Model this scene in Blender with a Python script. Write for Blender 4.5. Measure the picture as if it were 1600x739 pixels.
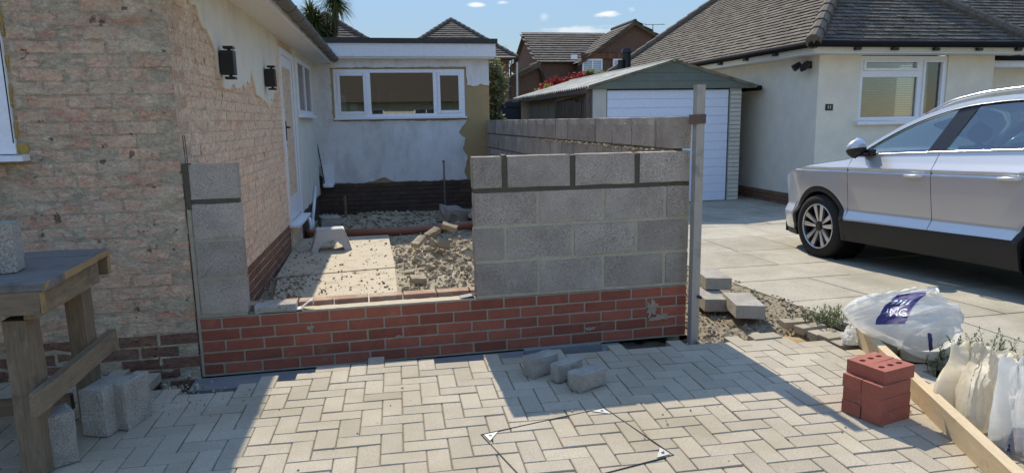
import bpy, bmesh, math, random
from math import sin, cos, tan, radians, pi, sqrt, atan2
from mathutils import Vector, Matrix, noise, Euler
random.seed(7)
SC = bpy.context.scene
for o in list(bpy.data.objects): bpy.data.objects.remove(o)
C = SC.collection

# ------------------------------------------------------------------ camera
CAM = Vector((0, 0, 1.44))
PIT, ROL, YAW = 0.16775678, -0.01698091, 0.20639783
F = Vector((sin(YAW)*cos(PIT), cos(YAW)*cos(PIT), -sin(PIT)))
R = Vector((cos(YAW), -sin(YAW), 0)); U = R.cross(F)
R2 = cos(ROL)*R + sin(ROL)*U; U2 = -sin(ROL)*R + cos(ROL)*U
cd = bpy.data.cameras.new('camera'); cam = bpy.data.objects.new('camera', cd); C.objects.link(cam)
cd.sensor_width = 36; cd.sensor_fit = 'HORIZONTAL'; cd.lens = 1072.36/1600*36
cd.clip_start = .05; cd.clip_end = 3000
cam.matrix_world = Matrix(((R2.x, U2.x, -F.x, CAM.x), (R2.y, U2.y, -F.y, CAM.y), (R2.z, U2.z, -F.z, CAM.z), (0, 0, 0, 1)))
SC.camera = cam

# ------------------------------------------------------------------ sky, sun, exposure
SUN_AZ, SUN_EL = radians(0.8), radians(44.3)          # azimuth clockwise from +Y
W = bpy.data.worlds.new('World'); SC.world = W; W.use_nodes = True
nt = W.node_tree; N = nt.nodes; N.clear()
out = N.new('ShaderNodeOutputWorld'); bg = N.new('ShaderNodeBackground')
sky = N.new('ShaderNodeTexSky'); sky.sky_type = 'NISHITA'; sky.sun_disc = False
sky.sun_elevation = SUN_EL; sky.sun_rotation = SUN_AZ; sky.air_density = 1.0; sky.dust_density = 0.15; sky.ozone_density = 2.6; sky.altitude = 200
bg.inputs['Strength'].default_value = 0.10
geo = N.new('ShaderNodeTexCoord')
def wmath(op, a, b=None, clamp=False):
    n = N.new('ShaderNodeMath'); n.operation = op; n.use_clamp = clamp
    for i, v in enumerate((a, b)):
        if v is None: continue
        if isinstance(v, (int, float)): n.inputs[i].default_value = v
        else: nt.links.new(v, n.inputs[i])
    return n.outputs[0]
# small fair-weather clouds: a thresholded noise field on the sky plane
sep = N.new('ShaderNodeSeparateXYZ'); nt.links.new(geo.outputs['Generated'], sep.inputs[0])
az = wmath('ARCTAN2', sep.outputs[0], sep.outputs[1]); el = wmath('ARCSINE', sep.outputs[2])
cmb = N.new('ShaderNodeCombineXYZ'); nt.links.new(az, cmb.inputs[0]); nt.links.new(el, cmb.inputs[1])
mp = N.new('ShaderNodeMapping'); nt.links.new(cmb.outputs[0], mp.inputs[0]); mp.inputs['Scale'].default_value = (9, 34, 1)
nz = N.new('ShaderNodeTexNoise'); nt.links.new(mp.outputs[0], nz.inputs[0]); nz.inputs['Scale'].default_value = 3.0; nz.inputs['Detail'].default_value = 6; nz.inputs['Roughness'].default_value = .62
mask = None
for (caz, cel, saz, sel, amp) in ((.1627, .158, .016, .0034, 1.0), (.1985, .1601, .012, .003, 1.0), (.3409, .1414, .020, .0045, 1.05), (.31, .1195, .055, .009, .62), (.2564, .1405, .008, .006, .35), (.3777, .1458, .006, .0045, .35),
                             (-.6, .30, .06, .012, 1), (.95, .26, .08, .012, 1), (-1.7, .22, .1, .014, 1), (2.3, .3, .12, .02, 1), (-2.6, .2, .1, .015, 1), (1.6, .18, .1, .012, .8)):
    dx = wmath('DIVIDE', wmath('SUBTRACT', az, caz), saz); dy = wmath('DIVIDE', wmath('SUBTRACT', el, cel), sel)
    d = wmath('SQRT', wmath('ADD', wmath('MULTIPLY', dx, dx), wmath('MULTIPLY', dy, dy)))
    m = wmath('MULTIPLY', wmath('SUBTRACT', 1.0, d), 0.9)
    m = wmath('ADD', m, wmath('MULTIPLY', wmath('SUBTRACT', nz.outputs[0], .5), 2.2))
    m = wmath('MULTIPLY', wmath('MULTIPLY', m, 1.6, True), amp)
    inside = wmath('LESS_THAN', d, 1.9); m = wmath('MULTIPLY', m, inside)
    mask = m if mask is None else wmath('MAXIMUM', mask, m)
mx = N.new('ShaderNodeMix'); mx.data_type = 'RGBA'; nt.links.new(mask, mx.inputs[0])
bw = N.new('ShaderNodeRGBToBW'); nt.links.new(sky.outputs[0], bw.inputs[0])
gain = wmath('MULTIPLY', wmath('POWER', wmath('MAXIMUM', bw.outputs[0], .05), -.93), 2.42)   # even out the glare round the sun, as the camera did
vs_ = N.new('ShaderNodeVectorMath'); vs_.operation = 'SCALE'; nt.links.new(sky.outputs[0], vs_.inputs[0]); nt.links.new(gain, vs_.inputs['Scale'])
nt.links.new(vs_.outputs[0], mx.inputs[6]); mx.inputs[7].default_value = (4.6, 4.8, 5.0, 1)
nt.links.new(mx.outputs[2], bg.inputs[0]); nt.links.new(bg.outputs[0], out.inputs[0])

sl = bpy.data.lights.new('sun', 'SUN'); sun = bpy.data.objects.new('sun', sl); C.objects.link(sun)
sl.energy = 2.65; sl.angle = radians(.53); sl.color = (1, .945, .84)
sd = Vector((sin(SUN_AZ)*cos(SUN_EL), cos(SUN_AZ)*cos(SUN_EL), sin(SUN_EL)))
sun.rotation_euler = sd.to_track_quat('Z', 'Y').to_euler(); sun.location = (0, 30, 30)
SC.view_settings.view_transform = 'Standard'; SC.view_settings.look = 'None'
SC.view_settings.gamma = 1; SC.view_settings.use_curve_mapping = False; SC.view_settings.exposure = 1.08
SC.render.engine = 'CYCLES'

# ------------------------------------------------------------------ materials
MATS = {}
WB = (1.03, .985, .87)
def wm(c): return tuple(min(1, a*b) for a, b in zip(c[:3], WB))
class NB:
    def __init__(s, name):
        s.m = bpy.data.materials.new(name); s.m.use_nodes = True; s.t = s.m.node_tree; s.N = s.t.nodes
        s.b = s.N['Principled BSDF']; s.L = s.t.links.new
    def noise(s, vec, scale, detail=4, rough=.6, dist=0):
        n = s.N.new('ShaderNodeTexNoise'); n.inputs['Scale'].default_value = scale; n.inputs['Detail'].default_value = detail
        n.inputs['Roughness'].default_value = rough; n.inputs['Distortion'].default_value = dist
        if vec: s.L(vec, n.inputs[0])
        return n.outputs[0]
    def ramp(s, v, a, b):
        n = s.N.new('ShaderNodeMapRange'); n.inputs[1].default_value = a; n.inputs[2].default_value = b; s.L(v, n.inputs[0]); n.clamp = True
        return n.outputs[0]
    def mix(s, f, a, b, mode='MIX'):
        n = s.N.new('ShaderNodeMix'); n.data_type = 'RGBA'; n.blend_type = mode
        for i, v in ((0, f), (6, a), (7, b)):
            if isinstance(v, (int, float)): n.inputs[i].default_value = v
            elif isinstance(v, tuple): n.inputs[i].default_value = v if len(v) == 4 else (*v, 1)
            else: s.L(v, n.inputs[i])
        return n.outputs[2]
    def math(s, op, a, b=0.0):
        n = s.N.new('ShaderNodeMath'); n.operation = op
        for i, v in enumerate((a, b)):
            if isinstance(v, (int, float)): n.inputs[i].default_value = v
            else: s.L(v, n.inputs[i])
        return n.outputs[0]
    def pos(s): return s.N.new('ShaderNodeNewGeometry').outputs['Position']
    def obj(s): return s.N.new('ShaderNodeTexCoord').outputs['Object']
    def rand(s): return s.N.new('ShaderNodeObjectInfo').outputs['Random']
    def island(s): return s.N.new('ShaderNodeNewGeometry').outputs['Random Per Island']
    def map(s, v, sc):
        n = s.N.new('ShaderNodeMapping'); n.inputs['Scale'].default_value = sc; s.L(v, n.inputs[0]); return n.outputs[0]
    def hsv(s, c, val, sat=1.0):
        n = s.N.new('ShaderNodeHueSaturation'); s.L(c, n.inputs['Color'])
        for k, v in (('Value', val), ('Saturation', sat)):
            if isinstance(v, (int, float)): n.inputs[k].default_value = v
            else: s.L(v, n.inputs[k])
        return n.outputs[0]
    def bump(s, h, st, dist=.01):
        n = s.N.new('ShaderNodeBump'); n.inputs['Strength'].default_value = st; n.inputs['Distance'].default_value = dist; s.L(h, n.inputs['Height']); s.L(n.outputs[0], s.b.inputs['Normal'])
    def fin(s, col=None, rough=.8, spec=.3, metal=0):
        if isinstance(col, tuple): s.b.inputs['Base Color'].default_value = (*col, 1)
        elif col: s.L(col, s.b.inputs['Base Color'])
        if isinstance(rough, (int, float)): s.b.inputs['Roughness'].default_value = rough
        else: s.L(rough, s.b.inputs['Roughness'])
        s.b.inputs['Specular IOR Level'].default_value = spec; s.b.inputs['Metallic'].default_value = metal
        return s.m

def mat(name, c1, c2=None, scale=6, rough=.85, bump=.3, bscale=80, var=0.0, fine=.25, fscale=140, spec=.25, metal=0, stain=None, stscale=2.0, st0=.52, st1=.7, bdist=.006, stretch=None):
    if name in MATS: return MATS[name]
    c1 = wm(c1); c2 = wm(c2) if c2 else None; stain = wm(stain) if stain else None
    k = NB(name); p = k.pos()
    if stretch: p = k.map(p, stretch)
    col = k.mix(k.ramp(k.noise(p, scale, 6), .3, .7), c1, c2 or tuple(x*.8 for x in c1))
    if fine: col = k.mix(fine, col, k.mix(k.ramp(k.noise(p, fscale, 3, .7), .35, .65), tuple(x*.35 for x in c1), tuple(min(1, x*1.55) for x in c1)))
    if stain: col = k.mix(k.math('MULTIPLY', k.ramp(k.noise(p, stscale, 7, .65), st0, st1), .8), col, stain)
    if var:
        rv = k.math('ADD', k.math('MULTIPLY', k.math('FRACT', k.math('ADD', k.rand(), k.island())), var), 1-var/2)
        col = k.hsv(col, rv)
    if bump: k.bump(k.noise(p, bscale, 5, .7), bump, bdist)
    MATS[name] = k.fin(col, rough, spec, metal); return MATS[name]

def plain(name, c, rough=.5, spec=.5, metal=0, coat=0, emit=None):
    if name in MATS: return MATS[name]
    k = NB(name); p = k.pos()
    col = k.mix(k.ramp(k.noise(p, 25, 5), .3, .7), tuple(x*.93 for x in c), tuple(min(1, x*1.05) for x in c))
    m = k.fin(col, rough, spec, metal)
    k.b.inputs['Coat Weight'].default_value = coat; k.b.inputs['Coat Roughness'].default_value = .04
    MATS[name] = m; return m

# concrete blocks: speckled grey-mauve
def block_mat(name, c, var=.16):
    c = wm(c)
    k = NB(name); p = k.pos()
    big = k.mix(k.ramp(k.noise(p, 5, 6, .65), .3, .72), tuple(x*.74 for x in c), tuple(x*1.2 for x in c))
    sp = k.noise(p, 210, 3, .8); sp2 = k.noise(p, 150, 3, .8)
    col = k.mix(k.math('MULTIPLY', k.ramp(sp, .54, .64), .7), big, tuple(min(1, x*1.9) for x in c))
    col = k.mix(k.math('MULTIPLY', k.ramp(sp2, .56, .66), .65), col, tuple(x*.42 for x in c))
    col = k.mix(k.math('MULTIPLY', k.ramp(k.noise(p, 3.3, 7, .7), .56, .7), .5), col, (c[0]*1.25, c[1]*1.28, c[2]*1.36))
    rv = k.math('ADD', k.math('MULTIPLY', k.math('FRACT', k.math('ADD', k.rand(), k.island())), var), 1-var/2)
    col = k.hsv(col, rv)
    k.bump(k.math('SUBTRACT', k.noise(p, 110, 4, .8), k.math('MULTIPLY', k.ramp(sp2, .55, .63), .8)), .8, .008)
    return k.fin(col, .95, .15)
m_block = block_mat('concrete_block', (.425, .372, .332), .30)
m_block2 = block_mat('old_concrete_block', (.40, .375, .345))
m_redbrick = mat('new_red_brick', (.335, .106, .068), (.24, .076, .052), 16, .85, .35, 150, .45, .3, 200, stain=(.36, .20, .13), stscale=7, st0=.58, st1=.78)
m_mortar = mat('mortar', (.385, .345, .275), (.29, .26, .21), 18, .95, .4, 180, 0, .25)
m_wetmortar = mat('wet_mortar', (.105, .092, .07), (.08, .07, .055), 18, .75, .4, 160)

# hacked-off house brickwork: brick hue per brick, with shared patches of old render clinging on
def old_brick(name, bricks, res, resk=.55, seed=0.0, mortar=False, pat=(.47, .62)):
    bricks = [wm(c) for c in bricks]; res = [wm(c) for c in res]
    k = NB(name); p = k.pos()
    rv = k.math('FRACT', k.math('ADD', k.rand(), k.island()))
    if mortar: base = k.mix(k.ramp(k.noise(p, 20, 5), .3, .7), bricks[0], bricks[1])
    else:
        base = k.mix(rv, bricks[0], bricks[1]); base = k.mix(k.math('MULTIPLY', k.ramp(rv, .84, .9), .8), base, bricks[2])
        base = k.mix(k.math('MULTIPLY', k.ramp(k.noise(p, 17+seed, 6, .7, .5), .5, .62), .7), base, bricks[2])
    pv = k.map(p, (1, 1, 1.8))
    m1 = k.ramp(k.noise(pv, 3.6+seed, 9, .7, .8), pat[0], pat[1]); m2 = k.ramp(k.noise(pv, 13+seed, 8, .74, 1.0), .45, .58)
    res_c = k.mix(k.ramp(k.noise(p, 9, 6, .7), .35, .65), res[0], res[1])
    col = k.mix(k.math('MULTIPLY', k.math('MAXIMUM', k.math('MULTIPLY', m1, .95), k.math('MULTIPLY', m2, .75)), min(1, resk*1.6)), base, res_c)
    # coarse grain: light crumbs, dark scars
    f1 = k.noise(p, 70, 6, .8); f2 = k.noise(pv, 30, 6, .75, .6)
    col = k.hsv(col, k.math('ADD', k.math('MULTIPLY', k.ramp(f1, .3, .7), .5), .86))
    col = k.hsv(col, k.math('ADD', k.math('MULTIPLY', k.ramp(f2, .34, .64), .45), .84))
    pit = k.ramp(k.noise(p, 13, 4, .6), .655, .70); col = k.mix(k.math('MULTIPLY', pit, .75), col, tuple(x*.4 for x in bricks[2]))
    h = k.math('ADD', k.math('ADD', k.math('MULTIPLY', f1, .5), k.math('MULTIPLY', f2, .6)), k.math('SUBTRACT', k.math('MULTIPLY', m1, .5), k.math('MULTIPLY', pit, .9)))
    k.bump(h, 1.0, .018)
    return k.fin(col, .95, .12)
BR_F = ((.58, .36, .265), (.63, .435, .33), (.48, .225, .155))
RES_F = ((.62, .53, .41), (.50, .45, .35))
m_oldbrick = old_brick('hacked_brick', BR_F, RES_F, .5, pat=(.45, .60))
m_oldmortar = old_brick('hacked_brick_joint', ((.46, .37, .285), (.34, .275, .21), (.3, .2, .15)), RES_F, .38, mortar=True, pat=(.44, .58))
BR_S = ((.69, .475, .355), (.76, .56, .43), (.60, .37, .265)); RES_S = ((.80, .675, .54), (.72, .58, .45))  # flank set paler than the front: reflected light put into its colours
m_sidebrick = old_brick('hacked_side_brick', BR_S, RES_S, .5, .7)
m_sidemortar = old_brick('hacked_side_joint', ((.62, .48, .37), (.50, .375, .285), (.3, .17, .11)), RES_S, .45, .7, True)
m_plinthbrick = old_brick('plinth_brick', ((.21, .105, .075), (.26, .135, .10), (.17, .075, .055)), ((.24, .20, .15), (.18, .155, .12)), .3, 1.3)
m_darkplinth = mat('tarred_plinth', (.10, .07, .056), (.055, .042, .036), 6, .8, .4, 60, .3, .3, stain=(.11, .06, .045), stscale=3)

def render_mat(name, c, dirt, d0=.55, d1=.75, bsc=90, bst=.6):
    if 'weathered' not in name: c = wm(c); dirt = wm(dirt)
    k = NB(name); p = k.pos()
    col = k.mix(k.ramp(k.noise(p, 4, 6), .3, .7), c, tuple(x*.88 for x in c))
    col = k.mix(k.math('MULTIPLY', k.ramp(k.noise(k.map(p, (1, 1, .45)), 2.6, 8, .7), d0, d1), .65), col, dirt)
    col = k.mix(k.math('MULTIPLY', k.ramp(k.noise(p, 60, 4, .7), .62, .7), .4), col, tuple(x*.5 for x in dirt))
    k.bump(k.noise(p, bsc, 5, .7), bst, .008)
    return k.fin(col, .9, .2)
m_render = render_mat('white_render', (.74, .715, .66), (.50, .46, .40))
m_render_ext = render_mat('weathered_white_render', (.76, .735, .70), (.44, .41, .37), .46, .66, 60, 1.0)
m_basecoat = mat('tan_base_coat', (.40, .30, .165), (.33, .25, .14), 5, .95, .5, 60, 0, .3, 120)
m_cream = render_mat('cream_textured_render', (.80, .77, .70), (.72, .67, .54), .52, .8, 55, .9)
m_upvc = plain('white_upvc', (.80, .80, .80), .35, .5)
m_upvc_g = plain('upvc_gasket', (.02, .02, .022), .5, .4)
m_black = plain('black_metal', (.016, .016, .017), .45, .4)
m_matblk = mat('matt_black_gutter', (.02, .02, .021), (.016, .016, .017), 10, .95, .2, 60, 0, .1, spec=.05)
m_gutter = mat('grey_gutter', (.17, .165, .16), (.12, .118, .115), 5, .6, .15, 60, .1, .2)
m_fascia = plain('white_fascia', (.74, .74, .74), .45, .4)
m_felt = mat('roof_felt', (.07, .068, .07), (.05, .05, .052), 10, .9, .4, 200)
m_soffit = plain('soffit_white', (.72, .70, .66), .6, .3)

def glass_mat(name, tint=(.55, .62, .62), tr=.75, ior=1.5, rough=0.0):
    k = NB(name); k.N.remove(k.b); o = k.N['Material Output']
    fr = k.N.new('ShaderNodeFresnel'); fr.inputs[0].default_value = ior
    gl = k.N.new('ShaderNodeBsdfGlossy'); gl.inputs['Roughness'].default_value = rough; gl.inputs[0].default_value = (1, 1, 1, 1)
    tp = k.N.new('ShaderNodeBsdfTransparent'); tp.inputs[0].default_value = (*tint, 1)
    ms = k.N.new('ShaderNodeMixShader')
    f = k.math('ADD', k.math('MULTIPLY', fr.outputs[0], 2.6), .06); k.L(f, ms.inputs[0]); k.L(tp.outputs[0], ms.inputs[1]); k.L(gl.outputs[0], ms.inputs[2]); k.L(ms.outputs[0], o.inputs[0])
    return k.m
m_glass = glass_mat('window_glass', (.62, .66, .66), ior=1.45)
m_carglass = glass_mat('car_glass', (.30, .40, .40), ior=1.55)

m_paver = mat('block_paver', (.43, .38, .312), (.36, .315, .258), 5, .9, .35, 150, .18, .3, 150, stain=(.30, .25, .175), stscale=1.1, st0=.43, st1=.72)
m_jsand = mat('joint_sand', (.21, .175, .125), (.14, .12, .085), 30, .95, .4, 200)
m_bed = mat('paving_bed', (.25, .21, .16), (.17, .145, .11), 12, .95, .6, 90)
m_dusty = mat('dusty_ground', (.42, .365, .275), (.34, .295, .22), 7, .97, .9, 60, 0, .35, 90, stain=(.52, .46, .36), stscale=3, bdist=.02)
m_soil = mat('rubbly_soil', (.34, .285, .205), (.25, .21, .155), 7, .97, .9, 60, 0, .4, 90, stain=(.33, .28, .20), stscale=3, bdist=.02)
m_darksoil = mat('dark_soil', (.10, .085, .065), (.065, .055, .045), 9, .97, .9, 60, .5, .35, bdist=.02)
m_sand = mat('building_sand', (.44, .30, .145), (.38, .265, .14), 9, .97, .5, 120, 0, .2, 220)
m_stone = mat('rubble_stone', (.40, .345, .265), (.30, .255, .195), 12, .95, .5, 90, .5, .3)
m_gravel = mat('gravel', (.40, .355, .28), (.31, .275, .22), 20, .95, .4, 120, .6, .3)
m_flag = mat('concrete_flag', (.42, .385, .325), (.33, .305, .26), 3, .9, .35, 90, .14, .35, 90, stain=(.25, .225, .18), stscale=1.3, st0=.45, st1=.68)
m_footing = mat('footing_concrete', (.24, .24, .25), (.17, .175, .19), 8, .9, .4, 100, .15, .3)
m_road = mat('asphalt', (.055, .055, .057), (.045, .045, .047), 20, .9, .4, 200)
m_grass = mat('lawn', (.06, .10, .03), (.05, .08, .025), 10, .95, .5, 60)
m_board = mat('chipboard_sheet', (.50, .44, .35), (.43, .375, .30), 14, .9, .2, 150, .08, .3, 160, stain=(.30, .25, .18), stscale=5)

def wood(name, c1, c2, sc=(3, 3, 60), rough=.8):
    if name in MATS: return MATS[name]
    k = NB(name); p = k.obj(); n = k.N.new('ShaderNodeVectorMath'); n.operation = 'ADD'
    k.L(p, n.inputs[0]); k.L(k.rand(), n.inputs[1])
    v = k.map(n.outputs[0], sc); g1 = k.noise(v, 1.5, 7, .65, 1.2)
    col = k.mix(k.ramp(g1, .32, .68), c1, c2); col = k.mix(k.math('MULTIPLY', k.ramp(k.noise(n.outputs[0], 7, 6, .7), .55, .72), .6), col, tuple(x*.45 for x in c2))
    k.bump(g1, .35, .004)
    MATS[name] = k.fin(col, rough, .2); return MATS[name]
m_oldwood_x = wood('weathered_timber', (.25, .18, .11), (.15, .108, .07), (4, 40, 40))
m_oldwood_y = wood('weathered_timber_lengthways', (.29, .21, .125), (.18, .13, .08), (40, 4, 40))
m_oldwood_z = wood('weathered_timber_post', (.25, .18, .112), (.15, .107, .068), (40, 40, 4))
m_cutwood = wood('sawn_timber_end', (.38, .25, .12), (.30, .195, .09), (60, 60, 60))
m_topwood = wood('grey_plank_top', (.225, .195, .165), (.14, .122, .105), (4, 40, 40))
m_newwood = wood('pale_new_timber', (.60, .46, .28), (.50, .375, .22), (4, 50, 50))
m_postwood = wood('pale_post_timber', (.44, .39, .32), (.36, .32, .26), (40, 40, 4))
m_fencewood = wood('grey_brown_fence_wood', (.17, .135, .105), (.11, .088, .07), (50, 50, 4))

def tile_mat(name, c, var=.5, lichen=None):
    c = wm(c); lichen = wm(lichen) if lichen else None
    k = NB(name); p = k.pos(); iv = k.island()
    col = k.mix(k.ramp(k.noise(p, 7, 6), .3, .7), c, tuple(x*.72 for x in c))
    col = k.mix(k.math('MULTIPLY', k.ramp(k.noise(p, 45, 5, .75), .5, .66), .5), col, lichen or tuple(min(1, x*1.9) for x in c))
    col = k.hsv(col, k.math('ADD', k.math('MULTIPLY', iv, var), 1-var/2))
    k.bump(k.noise(p, 60, 5, .7), .4, .008); return k.fin(col, .9, .2)
m_tile = tile_mat('brown_roof_tile', (.135, .112, .095), .55, (.33, .30, .25))
m_tile_far = tile_mat('far_roof_tile', (.10, .083, .073), .5, (.2, .18, .155))
m_tile_pan = tile_mat('far_pantile', (.12, .098, .085), .4, (.24, .215, .185))
m_farbrick = mat('far_brown_brick', (.15, .095, .072), (.10, .066, .053), 9, .9, .3, 40, .35, .5, 14, stretch=(1, 1, 2.6))
m_hangtile = mat('red_hanging_tile', (.19, .085, .055), (.14, .065, .045), 6, .9, .3, 40, .4)
m_asb = mat('corrugated_asbestos', (.40, .40, .385), (.29, .29, .28), 4, .9, .4, 60, .1, .3, stain=(.15, .16, .13), stscale=3, st0=.45, st1=.62)
m_greenboard = mat('grey_green_board', (.165, .195, .175), (.13, .155, .14), 5, .7, .2, 60, .12, .15)
m_panelgrey = mat('garage_concrete_panel', (.26, .235, .195), (.21, .19, .16), 3, .95, .4, 60, .1, .3)
m_gdoor = plain('white_garage_door', (.72, .77, .86), .4, .45)
m_paintbrick = mat('painted_brick', (.60, .60, .58), (.52, .52, .50), 6, .8, .4, 60, .12, .2)
m_leaf = {}
def leafm(name, c1, c2, tr=.25):
    k = NB(name); rv = k.island()
    col = k.mix(rv, c1, c2); k.fin(col, .55, .3)
    o = k.N['Material Output']; t = k.N.new('ShaderNodeBsdfTranslucent'); k.L(col, t.inputs[0]); ms = k.N.new('ShaderNodeMixShader'); ms.inputs[0].default_value = tr
    k.L(k.b.outputs[0], ms.inputs[1]); k.L(t.outputs[0], ms.inputs[2]); k.L(ms.outputs[0], o.inputs[0]); return k.m
m_bark = mat('bark', (.10, .075, .055), (.07, .055, .04), 12, .95, .6, 50)

# ------------------------------------------------------------------ mesh helpers
class MB:
    def __init__(s): s.v = []; s.f = []; s.fm = []
    def add(s, vs, fs, mi=0):
        o = len(s.v); s.v += [tuple(v) for v in vs]; s.f += [tuple(i+o for i in f) for f in fs]; s.fm += [mi]*len(fs)
        return s
    def box(s, c, d, M=None, mi=0, jit=0):
        hx, hy, hz = d[0]/2, d[1]/2, d[2]/2
        vs = [Vector((sx*hx, sy*hy, sz*hz)) for sz in (-1, 1) for sy in (-1, 1) for sx in (-1, 1)]
        if jit: vs = [v + Vector([random.uniform(-jit, jit) for _ in range(3)]) for v in vs]
        if M is not None: vs = [M @ v for v in vs]
        vs = [v+Vector(c) for v in vs]
        return s.add(vs, [(0, 2, 3, 1), (4, 5, 7, 6), (0, 1, 5, 4), (2, 6, 7, 3), (0, 4, 6, 2), (1, 3, 7, 5)], mi)
    def b2(s, lo, hi, mi=0, jit=0): return s.box([(a+b)/2 for a, b in zip(lo, hi)], [b-a for a, b in zip(lo, hi)], None, mi, jit)
    def tube(s, pts, r, n=8, cap=True, mi=0):
        pts = [Vector(p) for p in pts]; k = len(pts); rs = r if isinstance(r, (list, tuple)) else [r]*k; vs = []; fs = []
        up = None
        for i, p in enumerate(pts):
            t = (pts[min(i+1, k-1)]-pts[max(i-1, 0)]).normalized()
            if up is None: up = Vector((0, 0, 1)) if abs(t.z) < .9 else Vector((1, 0, 0))
            a = t.cross(up).normalized(); b = a.cross(t).normalized(); up = b
            vs += [p+(a*cos(2*pi*j/n)+b*sin(2*pi*j/n))*rs[i] for j in range(n)]
        for i in range(k-1):
            for j in range(n): fs.append((i*n+j, i*n+(j+1) % n, (i+1)*n+(j+1) % n, (i+1)*n+j))
        if cap: fs.append(tuple(range(n-1, -1, -1))); fs.append(tuple((k-1)*n+j for j in range(n)))
        return s.add(vs, fs, mi)
    def prism(s, poly, axis, a, b, mi=0):   # poly of 2D points extruded along axis ('x','y','z')
        def P(u, v, w): return {'x': (w, u, v), 'y': (u, w, v), 'z': (u, v, w)}[axis]
        n = len(poly); vs = [P(u, v, a) for u, v in poly]+[P(u, v, b) for u, v in poly]
        fs = [tuple(range(n)), tuple(range(2*n-1, n-1, -1))]+[(i, i+n, (i+1) % n+n, (i+1) % n) for i in range(n)]
        return s.add(vs, fs, mi)
    def grid(s, fn, nu, nv, mi=0, wrap=False):
        vs = [fn(i/nu, j/nv) for i in range(nu+1) for j in range(nv+1)]
        fs = [(i*(nv+1)+j, (i+1)*(nv+1)+j, (i+1)*(nv+1)+j+1, i*(nv+1)+j+1) for i in range(nu) for j in range(nv)]
        return s.add(vs, fs, mi)
    def mesh(s, name, mats, smooth=False, fix=True, weld=0):
        me = bpy.data.meshes.new(name); me.from_pydata([tuple(v) for v in s.v], [], s.f)
        for m in (mats if isinstance(mats, (list, tuple)) else [mats]): me.materials.append(m)
        for p_, i in zip(me.polygons, s.fm): p_.material_index = i; p_.use_smooth = smooth
        if fix or weld:
            bm = bmesh.new(); bm.from_mesh(me)
            if weld: bmesh.ops.remove_doubles(bm, verts=bm.verts, dist=weld)
            if fix: bmesh.ops.recalc_face_normals(bm, faces=bm.faces)
            bm.to_mesh(me); bm.free()
        me.update(); return me
def obj(name, me, parent=None, loc=(0, 0, 0), rot=(0, 0, 0)):
    o = bpy.data.objects.new(name, me); C.objects.link(o); o.location = loc; o.rotation_euler = rot
    if parent: o.parent = parent
    return o
def bld(name, mb, mats, parent=None, smooth=False, loc=(0, 0, 0), rot=(0, 0, 0), weld=0, fix=True): return obj(name, mb.mesh(name, mats, smooth, fix, weld), parent, loc, rot)
def tag(o, label, cat, group=None):
    o['label'] = label; o['category'] = cat
    if group: o['group'] = group
    return o
def empty(name, label, cat, loc=(0, 0, 0), rz=0, group=None):
    o = obj(name, None, None, loc, (0, 0, rz)); return tag(o, label, cat, group)
def struct(o): o['kind'] = 'structure'; return o
def stuff(o): o['kind'] = 'stuff'; return o
def bevel_mesh(name, dims, m, bev=.004, jit=0.0, seg=1, seed=0):
    rnd = random.Random(seed); bm = bmesh.new(); bmesh.ops.create_cube(bm, size=1)
    for v in bm.verts: v.co = Vector((v.co.x*dims[0]+rnd.uniform(-jit, jit), v.co.y*dims[1]+rnd.uniform(-jit, jit), v.co.z*dims[2]+rnd.uniform(-jit, jit)))
    if bev: bmesh.ops.bevel(bm, geom=list(bm.edges), offset=bev, segments=seg, affect='EDGES', profile=.5)
    me = bpy.data.meshes.new(name); bm.to_mesh(me); bm.free(); me.materials.append(m); return me
def chipped(name, dims, m, cuts=3, amp=.006, seed=0, bev=.005):
    """a block or stone with knocked corners: subdivided box pushed about by noise"""
    bm = bmesh.new(); bmesh.ops.create_cube(bm, size=1); bmesh.ops.subdivide_edges(bm, edges=list(bm.edges), cuts=cuts, use_grid_fill=True)
    for v in bm.verts:
        q = v.co.copy(); edge = sum(abs(abs(c)-.5) < 1e-4 for c in q)
        v.co = Vector((q.x*dims[0], q.y*dims[1], q.z*dims[2])); nv = noise.noise_vector(v.co*18+Vector((seed*7.3, seed, -seed)))
        v.co += nv*amp*(1+.8*(edge > 1)) - (v.co.normalized()*bev*(edge > 1))
    me = bpy.data.meshes.new(name); bm.to_mesh(me); bm.free(); me.materials.append(m); return me
def poly_sheet(pts, axis, a, b, name, m, parent=None, **kw):
    """flat sheet of any outline (2D pts) with thickness a..b along axis"""
    bm = bmesh.new()
    def P(u, v, w): return {'x': (w, u, v), 'y': (u, w, v), 'z': (u, v, w)}[axis]
    vs = [bm.verts.new(P(u, v, a)) for u, v in pts]; f = bm.faces.new(vs)
    r = bmesh.ops.extrude_face_region(bm, geom=[f]); d = Vector(P(0, 0, b-a))
    bmesh.ops.translate(bm, verts=[g_ for g_ in r['geom'] if isinstance(g_, bmesh.types.BMVert)], vec=d)
    bmesh.ops.triangulate(bm, faces=[f_ for f_ in bm.faces if len(f_.verts) > 4]); bmesh.ops.recalc_face_normals(bm, faces=bm.faces)
    me = bpy.data.meshes.new(name); bm.to_mesh(me); bm.free(); me.materials.append(m)
    return obj(name, me, parent, **kw)
def jag(pts, step, amp, seed=1):
    rnd = random.Random(seed); out = []
    for (a, b) in zip(pts[:-1], pts[1:]):
        L = math.hypot(b[0]-a[0], b[1]-a[1]); n = max(1, int(L/step))
        for i in range(n):
            t = i/n; j = amp if i else amp*.3
            out.append((a[0]+(b[0]-a[0])*t+rnd.uniform(-j, j), a[1]+(b[1]-a[1])*t+rnd.uniform(-j, j)))
    out.append(pts[-1]); return out
def fbm(x, y, s=1, o=4):
    return noise.fractal(Vector((x*s, y*s, .37)), 1.0, 2.0, o)
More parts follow.
